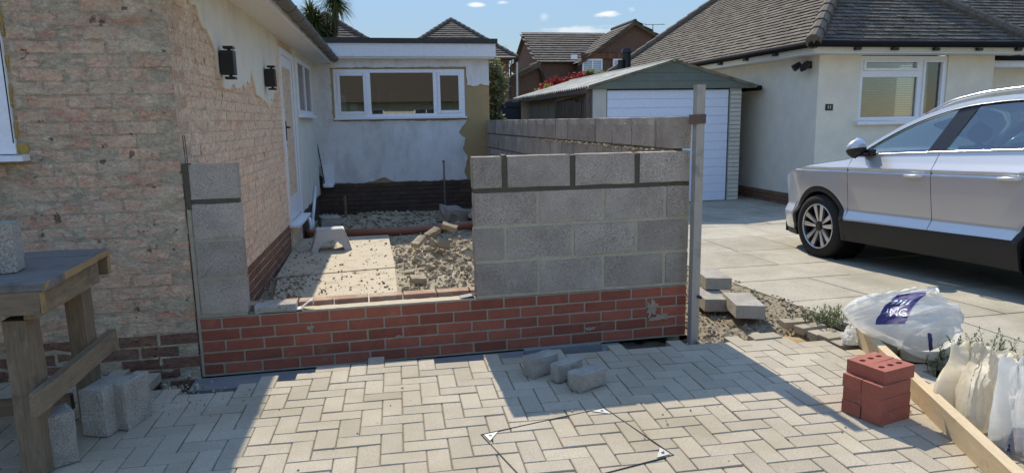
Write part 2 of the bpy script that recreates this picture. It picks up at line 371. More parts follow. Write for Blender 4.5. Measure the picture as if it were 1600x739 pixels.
def project(P):
    d = Vector(P)-CAM; z = d.dot(F)
    if z <= .05: return None
    return 800+1072.36*d.dot(R2)/z, 369.5-1072.36*d.dot(U2)/z
def rock(r, seed):
    rnd = random.Random(seed); bm = bmesh.new(); bmesh.ops.create_icosphere(bm, subdivisions=1, radius=r)
    for v in bm.verts: v.co = Vector((v.co.x*rnd.uniform(.7, 1.25), v.co.y*rnd.uniform(.7, 1.25), v.co.z*rnd.uniform(.5, .95)))
    me = bpy.data.meshes.new('r'); bm.to_mesh(me); bm.free(); return me
def rocks_into(mb, pts, rfun, seed=1, boxy=.5, zfun=None, mi=0):
    rnd = random.Random(seed)
    base = []
    for i in range(8):
        me = rock(1, i+seed); base.append(([v.co.copy() for v in me.vertices], [tuple(p_.vertices) for p_ in me.polygons])); bpy.data.meshes.remove(me)
    for (x, y, z) in pts:
        r = rfun(rnd); M = Euler((rnd.uniform(0, 6), rnd.uniform(0, 6), rnd.uniform(0, 6))).to_matrix()
        if rnd.random() < boxy: mb.box((x, y, z), (r*rnd.uniform(1.2, 2.4), r*rnd.uniform(1, 1.8), r*rnd.uniform(.7, 1.3)), M, mi, r*.22)
        else:
            vs, fs = rnd.choice(base); mb.add([M@(v*r)+Vector((x, y, z)) for v in vs], fs, mi)
    return mb

# ================================================================== THE SETTING
Y0 = 4.346            # front face of the new wall and of the house front
ZB = .282             # top of the red brick base
HX = -1.06            # house corner
KA = math.atan(.036)  # the house flank runs slightly to the right as it recedes
EY = 11.9             # face of the rear extension
def flank_x(y): return HX+.036*(y-Y0)

mb = MB()
def far(u, v):
    return ((u-.5)*900, (v-.5)*900, -.36)
mb.grid(far, 12, 12)
struct(bld('ground', mb, m_soil))
mb = MB(); mb.b2((-60, -16, -.35), (60, -8, -.05)); struct(bld('road', mb, m_road))
mb = MB(); mb.b2((-60, -8, -.34), (60, -6.2, .02)); struct(bld('pavement', mb, m_flag))
mb = MB(); mb.b2((-40, -40, -.34), (40, -17.8, -.02)); struct(bld('lawn', mb, m_grass))

# ---- herringbone block paving ------------------------------------------------
PA = radians(-2.4); UA = .1006; ANCH = Vector((-.6035, 3.011))
ex, ey = Vector((cos(PA), sin(PA))), Vector((-sin(PA), cos(PA)))
EDGE = [(-9, 4.33), (-1.32, 4.33), (-1.3, 4.02), (-1.05, 3.98), (-.98, 3.86), (-.70, 3.93), (-.55, 4.02), (-.36, 4.06), (-.25, 4.16), (-.02, 4.17), (.2, 4.09), (.5, 4.03), (.9, 3.97), (1.4, 4.0), (1.9, 3.99), (2.15, 3.98), (2.4, 3.90), (2.7, 3.80), (2.9, 3.66), (3.0, 3.5), (3.06, 3.3), (3.07, 3.0), (3.08, -9)]
def edge_y(x):
    for (a, b) in zip(EDGE[:-1], EDGE[1:]):
        if a[0] <= x <= b[0]: return a[1]+(b[1]-a[1])*(x-a[0])/max(1e-6, b[0]-a[0])
    return -99
cells = []
for i in range(-40, 50):
    for j in range(-34, 24):
        k = (i-j) % 4
        if k == 0: cells.append((i+1, j+.5, 0))
        elif k == 3: cells.append((i+.5, j+1, 1))
paving = MB()
pl = []
for (a, b, o) in cells:
    c = ANCH+ex*a*UA+ey*b*UA
    if c.x < -3.1 or c.y < .6 or c.x > 3.06: continue
    if c.y > edge_y(c.x)-.03: continue
    pl.append((c, o))
# joint sand (exact cell footprints, so quads only touch)
def cell_quad(c, o, z):
    h, w = (UA, UA/2) if o == 0 else (UA/2, UA)
    return [(*(c+ex*sx*h+ey*sy*w), z) for sx, sy in ((-1, -1), (1, -1), (1, 1), (-1, 1))]
for c, o in pl: paving.add(cell_quad(c, o, -.0085), [(0, 1, 2, 3)])
pav = struct(bld('paving', paving, m_jsand, fix=False))
bedm = MB()
def bedf(u, v):
    x = -3.3+u*6.5; y = .5+v*(min(4.33, edge_y(min(max(x, -3.2), 3.07))+.02)-.5)
    return (x, y, -.052-.004*fbm(x, y, 6)-(.02 if v == 1 else 0))
bedm.grid(bedf, 130, 40); struct(bld('paving_bed', bedm, m_bed))
vis = []
for c, o in pl:
    q = project((c.x, c.y, 0))
    v = q is not None and -40 < q[0] < 1640 and 300 < q[1] < 765
    vis.append((c, o, v, (Vector((c.x, c.y, 0))-CAM).length))
inview = sorted([t for t in vis if t[2]], key=lambda t: t[3])
pm = [bevel_mesh('paver', (2*UA-.005, UA-.005, .05), m_paver, .0035, .0012, seed=s) for s in range(5)]
for n_, (c, o, v, d) in enumerate(inview[:300]):
    obj('paver', pm[n_ % 5], pav, (c.x, c.y, -.0255+random.uniform(-.0022, .0018)), (random.uniform(-.007, .007), random.uniform(-.005, .005), PA+(pi/2 if o else 0)+random.uniform(-.006, .006)+(pi if random.random() < .5 else 0)))
rest = MB()
for (c, o, v, d) in inview[300:]+[t for t in vis if not t[2]]:
    rest.box((c.x, c.y, -.026+random.uniform(-.002, .002)), (2*UA-.005, UA-.005, .05), Euler((random.uniform(-.006, .006), 0, PA+(pi/2 if o else 0))).to_matrix())
stuff(bld('outer_paver', rest, m_paver, pav, fix=False))
mb = MB(); mb.b2((-3.3, -6.2, -.3), (3.1, .55, -.012)); struct(bld('front_drive', mb, m_flag))

# weeds and crumbs on the paving
mb = MB(); pts = []
for _ in range(110):
    x = random.uniform(-1.9, 2.9); y = random.uniform(2.4, 3.95)
    if y < edge_y(x)-.05: pts.append((x, y, random.uniform(.0, .004)))
for _ in range(160): pts.append((random.gauss(-1.05, .2), random.gauss(3.75, .12), .003))
rocks_into(mb, pts, lambda r: r.choice((.0015, .002, .003, .006)), 3)
stuff(tag(bld('paving_crumb', mb, m_gravel), 'crumbs of mortar and grit scattered on the block paving', 'grit'))

# ---- trench along the wall: bare soil, footing ------------------------------
mb = MB()
def trench(u, v):
    x = -1.5+u*4.75; y = 3.78+v*.62
    return (x, y, -.135+.035*fbm(x, y, 4)+.012*fbm(x, y, 25)-.05*sin(pi*v))
mb.grid(trench, 190, 26); struct(bld('trench_soil', mb, m_darksoil))
mb = MB(); mb.box((.28, 4.245, -.2), (2.75, .21, .2)); struct(bld('footing', mb, m_footing))
mb = MB()
mb.b2((.93, 4.10, -.2), (1.45, 4.15, -.012), 0, .003)
struct(bld('footing_kerb', mb, m_footing))
mb = MB(); pts = []
for _ in range(900):
    x = random.uniform(-1.45, 3.1); y = random.uniform(3.85, 4.33); pts.append((x, y, -.13+.035*fbm(x, y, 4)-.05*sin(pi*(y-3.78)/.62)))
rocks_into(mb, pts, lambda r: r.choice((.004, .006, .008, .012)), 5)
for _ in range(26): mb.box((random.gauss(-1.13, .07), random.uniform(3.9, 4.3), -.03+random.uniform(-.06, .02)), (.03, .022, .016), Euler((random.random()*3, random.random()*3, random.random()*3)).to_matrix(), 0, .006)
stuff(tag(bld('trench_rubble', mb, m_gravel), 'loose gravel and dirt along the foot of the red brick wall', 'gravel'))

# ---- neighbour's drive: big worn flags, rising towards the road --------------
def drive_z(y): return -.07+.04*max(0, min(2.6, 6.4-y))
mb = MB()
def drv(u, v):
    x = 3.16+u*11; y = .5+v*24
    return (x, y, drive_z(y)-.010)
mb.grid(drv, 2, 96); drive = struct(bld('driveway', mb, mat('flag_joint', (.33, .30, .24), (.2, .185, .15), 3, .95, .5, 90)))
rnd = random.Random(11); ys = [.6]
while ys[-1] < 12.3: ys.append(ys[-1]+rnd.uniform(.62, .95))
for a, b in zip(ys[:-1], ys[1:]):
    x = 3.17; row = []
    while x < 9.5:
        w_ = rnd.choice((.75, .9, 1.2, 1.5)); row.append((x, min(x+w_, 9.6))); x += w_
    for (x0, x1) in row:
        pts_ = [(x0+.002+rnd.uniform(0, .008), a+.002+rnd.uniform(0, .012)), (x1-.002-rnd.uniform(0, .006), a+.002+rnd.uniform(0, .012)), (x1-.002-rnd.uniform(0, .006), b-.002-rnd.uniform(0, .012)), (x0+.002, b-.002-rnd.uniform(0, .012))]
        s_ = MB(); t0 = rnd.uniform(-.003, .003); n_ = 4
        vs = [(px, py, drive_z(py)+t0) for px, py in pts_]+[(px, py, drive_z(py)-.06) for px, py in pts_]
        s_.add(vs, [(0, 1, 2, 3), (7, 6, 5, 4)]+[(i, i+4, (i+1) % 4+4, (i+1) % 4) for i in range(4)])
        bld('flagstone', s_, m_flag, drive)
mb = MB(); mb.b2((3.9, 12.2, -.3), (20, 26, -.075)); struct(bld('rear_drive', mb, m_flag))

# ---- strip of dug soil between the wall and the drive -------------------------
mb = MB()
def strip(u, v):
    x = 2.2+u*1.06; y = 3.82+v*8.4
    z = -.115+.03*fbm(x, y, 3)+.012*fbm(x, y, 22)
    z += .075*max(0, 1-abs(x-3.02)/.3)*max(0, min(1, (5.6-y)/.8))*max(0, min(1, (y-4.15)/.3))
    k_ = max(0, min(1, (x-2.93)/.2))*max(0, min(1, (y-4.0)/.4)); z = z*(1-k_)+k_*(drive_z(y)-.012+.012*fbm(x, y, 9))
    return (x, y, z)
mb.grid(strip, 60, 300); struct(bld('soil_strip', mb, m_soil))
def strip_z(x, y): return strip((x-2.2)/1.06, (y-3.82)/8.4)[2]
mb = MB()
def sandf(u, v):
    a = u*2*pi; r = v; x = 2.62+cos(a)*.40*r; y = 4.0+sin(a)*.16*r
    return (x, y, -.115+.075*(1-r*r)+.006*fbm(x, y, 20))
mb.grid(sandf, 40, 12); stuff(tag(bld('sand_heap', mb, m_sand, smooth=True, weld=.0005), 'patch of orange building sand beside the paving edge', 'sand'))
mb = MB(); pts = []
for _ in range(3800):
    x = random.uniform(2.25, 3.22); y = 3.95+4.5*random.random()**1.7
    if ((x-2.62)/.40)**2+((y-4.0)/.16)**2 < .9: continue
    pts.append((x, y, strip_z(x, y)+.002))
rocks_into(mb, pts, lambda r: r.choice((.003, .004, .005, .007, .009, .016)), 9)
stuff(tag(bld('soil_gravel', mb, mat('soil_gravel', (.33, .275, .2), (.24, .2, .15), 20, .95, .4, 120, .6)), 'stones and gravel over the dug strip beside the drive', 'gravel'))

# ---- courtyard floor ---------------------------------------------------------
mb = MB()
def court_z(x, y):
    z = -.10+.03*fbm(x, y, 2.2)+.012*fbm(x, y, 14)
    z += .11*math.exp(-((x-1.25)/.75)**2-((y-7.0)/1.2)**2)*(1+.5*fbm(x, y, 3))
    z += .07*math.exp(-((y-10.9)/.5)**2)*(1+.8*fbm(x, y, 2.5))
    return z
def court(u, v):
    x = -1.15+u*3.35; y = 4.44+v*7.5; return (x, y, court_z(x, y))
mb.grid(court, 130, 240); struct(bld('courtyard_soil', mb, m_dusty))

# ================================================================== NEW WALL
nw = empty('garden_wall', 'half-built wall of grey concrete blocks on a new red brick base', 'wall', (.5, Y0, -.1))
nw_off = Vector((.5, Y0, -.1))
def L_(v): return Vector(v)-nw_off
CP = .0724
starts = {0: [-1.045, -.918, -.693, -.468, -.278], 1: [-1.045, -.815, -.612, -.39, -.165], 2: [-1.045, -.905, -.68, -.50, -.272], 3: [-1.045, -.80, -.575, -.39, -.165], 4: [-1.045, -.925, -.70, -.475, -.262]}
bcache = {}
def brick_obj(x0, x1, z, parent, y=Y0, m=m_redbrick, h=.0622, d=.1, name='brick', off=Vector((0, 0, 0)), dy=0):
    L = round(x1-x0, 3); key = (L, m.name, h, d)
    if key not in bcache: bcache[key] = bevel_mesh(name, (L, d, h), m, .003, .0012, seed=int(L*1000))
    p = Vector(((x0+x1)/2, y+d/2+dy, z))-off
    return obj(name, bcache[key], parent, p, (random.uniform(-.004, .004), 0, random.uniform(-.003, .003)))
for c in range(5):
    xs = list(starts[c])
    while xs[-1] < 2.06: xs.append(xs[-1]+.225)
    if xs[-1] > 2.162: xs[-1] = 2.162
    if xs[-1] < 2.14: xs.append(2.162)
    if xs[-1]-xs[-2] < .03: xs.pop(-2)
    for a, b in zip(xs[:-1], xs[1:]): brick_obj(a+.006, b-.005, ZB-CP*(c+.5)-.003, nw, off=nw_off, dy=random.uniform(-.0015, .0015))
mb = MB(); mb.b2(L_((-1.056, Y0+.0045, ZB-5*CP-.01)), L_((2.157, Y0+.098, ZB-.003)))
bld('mortar_bed', mb, m_mortar, nw)
# smeared mortar skin on the exposed brick top; sunlit brightness put into its colour
pts = jag([(-.44, 4.350), (.655, 4.350)], .03, .003, 4)+jag([(.655, 4.444), (-.44, 4.44)], .03, .006, 5)
o = poly_sheet([(x-nw_off.x, y-nw_off.y) for x, y in pts], 'z', ZB-.0025+.1, ZB+.006+.1, 'top_mortar', mat('sunlit_dusty_mortar', (.50, .44, .34), (.44, .38, .29), 18, .95, .5, 90), nw)
# inner leaf, one course up
mb = MB(); mb.b2(L_((-.93, 4.505, -.12)), L_((2.05, 4.602, ZB-.05))); bld('inner_leaf_core', mb, m_mortar, nw)
m_dustbrick = mat('dusty_brick', (.36, .225, .16), (.30, .18, .13), 10, .9, .3, 120, .2, stain=(.42, .35, .26), stscale=8, st0=.45, st1=.6)
x = -.93
while x < 2.0:
    brick_obj(x+.005, min(x+.22, 2.05), ZB-.011, nw, 4.503, m_dustbrick, .072, off=nw_off); x += .225
# blocks
blc = {}
def block_obj(size, loc, parent, m=m_block, rz=0, name='block', off=Vector((0, 0, 0)), v=0):
    key = (tuple(round(s_, 3) for s_ in size), m.name, v % 3)
    if key not in blc: blc[key] = chipped(name, size, m, 3, .0022, seed=v % 3+len(blc)*.37, bev=.0025)
    return obj(name, blc[key], parent, Vector(loc)-off, (random.uniform(-.003, .003), 0, rz+random.uniform(-.003, .003)))
BP = .2326; rowsA = [.66, .868, 1.326, 1.777, 2.162]; rowsB = [.664, 1.09, 1.54, 1.985, 2.162]
for r in range(4):
    xs = rowsA if r % 2 else rowsB; g_ = .036 if r == 3 else .022
    z0 = ZB+BP*r
    for n_, (a, b) in enumerate(zip(xs[:-1], xs[1:])):
        a_ = a if n_ == 0 else a+g_/2; b_ = b-g_/2 if n_ < 3 else b
        bot = .022 if r < 3 else .027
        block_obj((b_-a_, .1, BP-bot), ((a_+b_)/2, Y0+.05+random.uniform(-.002, .002), z0+bot/2+BP/2), nw, off=nw_off, v=n_+r)
mb = MB(); mb.b2(L_((.668, Y0+.007, ZB+.0005)), L_((2.160, Y0+.095, ZB+3*BP-.002))); bld('block_mortar', mb, mat('block_mortar', (.46, .43, .345), (.37, .345, .28), 14, .95, .5, 120), nw)
mb = MB(); mb.b2(L_((.666, Y0+.006, ZB+3*BP-.0015)), L_((2.160, Y0+.094, ZB+4*BP-.006)))
mb.box(L_((.868, Y0+.05, ZB+4*BP-.002)), (.026, .085, .016), None, 0, .004)
bld('fresh_mortar', mb, m_wetmortar, nw)
# pier against the house corner
for r in range(4):
    g_ = .027 if r == 3 else .022
    block_obj((.272, .1, BP-g_), (-.892, Y0+.05, ZB+BP*(r+.5)+g_/2), nw, off=nw_off, v=r+5)
mb = MB(); mb.b2(L_((-1.052, Y0+.004, ZB+.0005)), L_((-.762, Y0+.095, ZB+3*BP-.03))); mb.b2(L_((-1.052, Y0-.004, ZB+.0005)), L_((-1.032, Y0+.09, ZB+3*BP-.03)), 0, .002)
bld('pier_mortar', mb, m_mortar, nw)
mb = MB(); mb.b2(L_((-1.055, Y0+.002, ZB+3*BP-.0295)), L_((-.764, Y0+.094, ZB+4*BP-.01)))
mb.b2(L_((-1.058, Y0-.006, ZB+3*BP-.0295)), L_((-1.024, Y0+.09, ZB+4*BP+.006)), 0, .003)
bld('pier_fresh_mortar', mb, m_wetmortar, nw)
m_smear = mat('mortar_smear', (.40, .33, .27), (.30, .2, .15), 40, .95, .5, 120)
for (cx, cz, rx, rz_, sd) in ((1.90, .13, .05, .075, 1), (1.97, .06, .10, .03, 2), (1.45, .02, .05, .015, 3), (.15, .07, .04, .012, 4), (-.4, .17, .03, .02, 5)):
    rr = random.Random(sd); pts = []
    for i in range(26):
        a = 2*pi*i/26; q = rr.uniform(.45, 1.1); pts.append((cx+rx*q*cos(a)-nw_off.x, cz+rz_*q*sin(a)-nw_off.z))
    poly_sheet(pts, 'y', -.0045, -.0025, 'mortar_smear', m_smear, nw)
# starter ties above the pier
mb = MB()
for dx in (-1.043, -1.032): mb.tube([L_((dx, Y0+.03, ZB+4*BP)), L_((dx-.003, Y0+.03, ZB+4*BP+.17))], .0022, 5)
bld('wall_tie', mb, m_black, nw)
# flank running back along the boundary
SX0, SX1 = 2.07, 2.17
for r in range(5):
    y = 4.452 if r < 4 else 4.352
    first = True; z = ZB+BP*(r+.5)+.007
    yy = y; seq = []
    off_ = .225 if r % 2 else 0
    b = 4.735+off_-.225*0
    b = 4.735 if r % 2 == 0 else 4.51
    edges = [y]
    while b < 11.6:
        if b > y+.05: edges.append(b)
        b += .45
    edges.append(11.885)
    for n_, (a, b_) in enumerate(zip(edges[:-1], edges[1:])):
        if b_-a < .03: continue
        block_obj((round(b_-a-.018, 2), .1, BP-.018), ((SX0+SX1)/2+random.uniform(-.003, .003), (a+b_)/2, z), nw, rz=pi/2, off=nw_off, v=n_+r)
mb = MB(); mb.b2(L_((SX0+.014, 4.46, ZB)), L_((SX1-.014, 11.88, ZB+5*BP-.012))); bld('flank_mortar', mb, mat('flank_mortar', (.22, .195, .16), (.16, .14, .115), 18, .95, .5, 120), nw)
mb = MB(); mb.b2(L_((SX0+.004, 4.46, -.2)), L_((SX1-.004, 11.88, ZB-.001))); bld('flank_base_mortar', mb, m_mortar, nw)
mb = MB()
for c in range(5):
    y = 4.46+(.11 if c % 2 else 0)
    while y < 11.6:
        for sx in (SX0, SX1): pass
        mb.box(L_(((SX0+SX1)/2, y+.11, ZB-CP*(c+.5)-.003)), (.1, .215, .062)); y += .225
stuff(bld('flank_brick', mb, m_redbrick, nw))
mb = MB(); rnd = random.Random(5)
for _ in range(150):
    y = 4.5+4*rnd.random(); r = rnd.choice((3, 4)); mb.box(L_((SX0-.004, y, ZB+BP*r+rnd.uniform(-.012, .002))), (.022, rnd.uniform(.01, .06), rnd.uniform(.004, .014)), None, 0, .003)
stuff(bld('mortar_squeeze', mb, mat('squeezed_mortar', (.42, .37, .29), (.36, .31, .24), 18, .95, .5, 90), nw))

# small things left on the wall
sp = tag(obj('loose_paver', chipped('loose_paver', (.255, .1, .05), m_block2, 3, .003, 9), None, (-.60, Y0+.055, ZB+.0265), (0, 0, .0)), 'worn grey paver left on the red brick wall beside the block pier', 'paver')
def bent_strip(name, pts, w, m, label, cat):
    mb = MB(); n_ = len(pts); vs = []
    for p_ in pts: vs += [Vector(p_)+Vector((0, -w/2, 0)), Vector(p_)+Vector((0, w/2, 0)), Vector(p_)+Vector((0, -w/2, .004)), Vector(p_)+Vector((0, w/2, .004))]
    fs = []
    for i in range(n_-1):
        a, b = i*4, i*4+4; fs += [(a, a+1, b+1, b), (a+2, b+2, b+3, a+3), (a, b, b+2, a+2), (a+1, a+3, b+3, b+1)]
    fs += [(0, 2, 3, 1), (n_*4-4, n_*4-3, n_*4-1, n_*4-2)]
    return tag(bld(name, mb.add(vs, fs), m), label, cat)
m_dpc = plain('silver_backed_strip', (.50, .49, .46), .5, .4)
bent_strip('damp_proof_strip', [(-.485, Y0+.04, ZB+.008), (-.45, Y0+.04, ZB+.012), (-.42, Y0+.04, ZB+.035), (-.395, Y0+.04, ZB+.055), (-.375, Y0+.04, ZB+.062), (-.372, Y0+.04, ZB+.03)], .07, m_dpc, 'curled silvery strip lying on the brick wall beside the grey paver', 'strip')
bent_strip('damp_proof_strip', [(.56, Y0+.05, ZB+.007), (.60, Y0+.05, ZB+.012), (.64, Y0+.05, ZB+.018), (.662, Y0+.03, ZB+.03)], .075, m_black, 'pointed black strip poking from under the end of the block wall', 'strip')

# upright post at the wall end, with its clamp
po = empty('wooden_post', 'pale upright wooden post at the end of the block wall', 'post', (2.190, 4.297, -.14))
mb = MB(); mb.b2((-.028, -.029, 0), (.028, .029, 1.79), 0, .001); bld('post', mb, m_postwood, po)
mb = MB(); mb.b2((-.055, -.036, 1.535), (.036, .034, 1.595), 0, .003); bld('clamp', mb, mat('dirty_clamp', (.15, .11, .085), (.11, .085, .068), 12, .8, .3), po)
mb = MB(); mb.tube([(.01, -.03, .355), (.035, -.05, .345)], .010, 6); bld('fixing_screw', mb, m_black, po)

# ================================================================== LEFT BUNGALOW
hs = empty('bungalow', 'white bungalow on the left with render hacked off to bare brick', 'house', (HX, Y0, 0))
ho = Vector((HX, Y0, 0))
HC = .0745; ZG = -.17
fw = MB(); fw.b2((-6.5, .0025, -.3), (-.006, .25, 2.5)); fw = bld('front_wall', fw, m_oldmortar, hs)
brick_var = {}
def obrick(L, m, seed):
    key = (round(L, 3), m.name, seed % 4)
    if key not in brick_var: brick_var[key] = chipped('brick', (L, .1, .0645), m, 1, .003, seed % 4+.3, .002)
    return brick_var[key]
rnd = random.Random(21); nb = 0
mbrest = MB()
for c in range(36):
    z = ZG+HC*(c+.5); x1 = 0 if c % 2 == 0 else -.1125
    n_ = 0
    while x1 > -3.2:
        L = .217
        x0 = x1-L
        wx = HX+x0
        inwin = (wx < -1.90 and 1.27 < z)
        x0c = x0
        if z > 1.24 and HX+x0 < -1.885 < HX+x1-.03: x0c = -1.885-HX; inwin = False
        if not inwin:
            mm = m_plinthbrick if z < .19 else m_oldbrick
            dy = rnd.uniform(-.0025, .0025)
            q = project((HX+(x0c+x1)/2, Y0, z)); seen = q and q[0] > -25 and q[1] > -20
            if seen: obj('brick', obrick(x1-x0c-.004, mm, c+n_), fw, ((x0c+x1)/2, .05+dy, z), (0, 0, rnd.uniform(-.004, .004)+(pi if (c+n_) % 3 == 0 else 0))); nb += 1
            else: mbrest.box(((x0c+x1)/2, .05+dy, z), (x1-x0c-.006, .1, .0645))
        x1 = x0-.009; n_ += 1
stuff(bld('hidden_brick', mbrest, m_oldbrick, fw))
# flank: local +y runs along the wall
sw_ = MB(); sw_.b2((-.25, .012, -.3), (-.0035, 7.9, 2.42)); swo = bld('flank_wall', sw_, m_sidemortar, hs, rot=(0, 0, -KA))
near = MB(); flat = []
for c in range(36):
    z = ZG+HC*(c+.5)
    y0 = .108 if c % 2 == 0 else 0.0
    n_ = 0
    while y0 < 4.0:
        L = .217 if n_ or c % 2 == 0 else .217
        y1 = min(y0+L, 4.02)
        # keep bricks off the part hidden behind the render
        dx = rnd.uniform(-.002, .002)
        flat.append((c, n_, y0, y1, z, dx)); y0 = y1+.009; n_ += 1
left = max(0, 300-nb)
def side_seen(t):
    y = Y0+(t[2]+t[3])/2; q = project((flank_x(y), y, t[4])); return q is not None and q[1] > -15
cand = sorted([t for t in flat if side_seen(t)], key=lambda t: t[2])
single = set(id(t) for t in cand[:left])
for t in flat:
    c, n_, y0, y1, z, dx = t
    mm = m_plinthbrick if z < .24 else m_sidebrick
    if n_ == 0 and c % 2 == 1 and z >= .24: mm = m_oldbrick
    if y1-y0 < .03: continue
    if id(t) in single: obj('brick', obrick(y1-y0-.004, mm, c+n_+1), swo, (-.05+dx, (y0+y1)/2, z), (0, 0, pi/2))
    else: near.box((-.05+dx, (y0+y1)/2, z), (.1, y1-y0-.004, .0645), None, 0 if z >= .24 else 1, .002)
stuff(bld('far_brick', near, [m_sidebrick, m_plinthbrick], swo))
# white render left on the flank, ragged lower edge
e_ = [(.36, 2.41), (.38, 2.24), (.50, 2.19), (.62, 2.20), (.70, 2.10), (.86, 2.06), (1.02, 1.96), (1.06, 1.82), (1.15, 1.71), (1.36, 1.70), (1.55, 1.76), (1.66, 1.72), (1.78, 1.73), (1.92, 1.78), (1.98, 1.73), (2.08, 1.82), (2.2, 1.79), (2.30, 1.93), (2.40, 1.80), (2.48, 1.71), (2.72, 1.68), (2.98, 1.66), (3.05, 1.62), (3.14, 1.60), (3.2, 1.68), (3.38, 1.70), (3.58, 1.86), (3.72, 1.97), (3.78, 2.15)]
pts = jag(e_, .05, .014, 8)+[(3.93, 2.20), (3.94, 2.41)]
poly_sheet(pts, 'x', .0, .014, 'render', m_render, swo)
poly_sheet(jag([(5.12, 2.41), (5.12, .3)], .1, .006, 3)+jag([(5.12, .28), (7.56, .28)], .1, .02, 4)+[(7.56, 2.41)], 'x', -.05, .016, 'render', m_render, swo)
mb = MB(); mb.b2((-.06, 5.12, -.25), (.004, 7.56, .30)); bld('plinth', mb, m_darkplinth, swo)
# eaves
mb = MB(); mb.prism([(-.27, 2.40), (.30, 2.40), (.30, 2.425), (-.27, 2.425)], 'y', -.28, 7.66); bld('soffit', mb, m_soffit, swo)
mb = MB(); mb.b2((.30, -.28, 2.385), (.32, 7.66, 2.54)); bld('fascia', mb, m_fascia, swo)
gu = MB()
def gprof(y, r): return [(.375+r*cos(a), y, 2.475+r*sin(a)) for a in [pi+pi*i/10 for i in range(11)]]
def gut(y0, y1, r):
    vs = gprof(y0, r)+gprof(y1, r)+gprof(y0, r-.006)+gprof(y1, r-.006); fs = []
    for i in range(10): fs += [(i, i+1, 12+i, 11+i), (22+i, 33+i, 34+i, 23+i)]
    fs += [(0, 11, 33, 22), (10, 32, 43, 21)]; fs += [(i, 22+i, 23+i, i+1) for i in range(10)]+[(11+i, 12+i, 34+i, 33+i) for i in range(10)]
    gu.add(vs, fs)
gut(-.35, 7.62, .058); gg = bld('gutter', gu, m_gutter, swo)
y = -.2
while y < 7.6:
    gu = MB(); gut(y, y+.07, .066); bld('gutter_bracket', gu, m_gutter, gg); y += .62
rf = MB()   # roof over the bungalow (above the frame; it shades the front)
rf.add([(.36, -.34, 2.55), (.36, 7.9, 2.55), (-4.2, 7.9, 5.0), (-4.2, -.34, 5.0), (.36, -.34, 2.49), (.36, 7.9, 2.49), (-4.2, 7.9, 4.94), (-4.2, -.34, 4.94)], [(0, 1, 2, 3), (7, 6, 5, 4), (0, 4, 5, 1), (1, 5, 6, 2), (2, 6, 7, 3), (3, 7, 4, 0)])
rf.add([(-8.8, -.34, 2.55), (-8.8, 7.9, 2.55), (-4.2, 7.9, 5.0), (-4.2, -.34, 5.0)], [(3, 2, 1, 0)])
rf.add([(0, .05, 2.5), (-8.4, .05, 2.5), (-4.2, .05, 4.7)], [(0, 1, 2)])
bld('roof', rf, m_tile_far, swo, fix=False)
# door in the flank
dr = MB(); y0, y1, z0, z1 = 3.98, 5.10, .27, 2.30
for (a, b, c, d) in ((y0, y0+.07, z0, z1), (y1-.07, y1, z0, z1), (y0+.07, y1-.07, z1-.07, z1)): dr.b2((-.05, a, c), (.022, b, d))
dro = bld('door', dr, m_upvc, swo)
mb = MB(); mb.b2((-.06, y0+.075, z0+.03), (.004, y0+.20, z1-.075)); mb.b2((-.06, y1-.20, z0+.03), (.004, y1-.075, z1-.075)); mb.b2((-.06, y0+.2, z1-.2), (.004, y1-.2, z1-.075)); mb.b2((-.06, y0+.2, z0+.03), (.004, y1-.2, z0+.3)); bld('door_leaf', mb, m_upvc, dro)
mb = MB(); mb.b2((-.04, y0+.2, z0+.3), (-.028, y1-.2, z1-.2)); bld('pane', mb, m_glass, dro)
mb = MB(); mb.b2((.004, y0+.11, 1.25), (.024, y0+.15, 1.47)); mb.tube([(.045, y0+.13, 1.40), (.045, y0+.26, 1.40)], .011, 8); mb.tube([(.0, y0+.13, 1.40), (.045, y0+.13, 1.40)], .011, 8); bld('handle', mb, m_black, dro)
mb = MB(); mb.b2((-.05, y0-.01, z0-.03), (.12, y1+.01, z0)); bld('door_sill', mb, m_upvc, dro)
for yy_ in (y0+.0725, y1-.0725):
    mb = MB(); mb.b2((-.03, yy_-.003, z0+.02), (.006, yy_+.003, z1-.08)); bld('gasket', mb, m_upvc_g, dro)
# flank window beyond the door
wy0, wy1, wz0, wz1 = 5.35, 6.95, 1.56, 2.30
mb = MB()
for (a, b, c, d) in ((wy0, wy0+.06, wz0, wz1), (wy1-.06, wy1, wz0, wz1), (wy0+.06, wy1-.06, wz1-.06, wz1), (wy0+.06, wy1-.06, wz0, wz0+.06), ((wy0+wy1)/2-.04, (wy0+wy1)/2+.04, wz0+.06, wz1-.06)): mb.b2((0, a, c), (.034, b, d))
wn = bld('window', mb, m_upvc, swo)
mb = MB(); mb.b2((.010, wy0+.06, wz0+.06), (.0195, wy1-.06, wz1-.06)); bld('pane', mb, plain('dark_pane', (.03, .035, .04), .05, .8), wn)
mb = MB(); mb.b2((.0, wy0-.03, wz0-.04), (.09, wy1+.03, wz0-.002)); bld('window_sill', mb, m_upvc, wn)
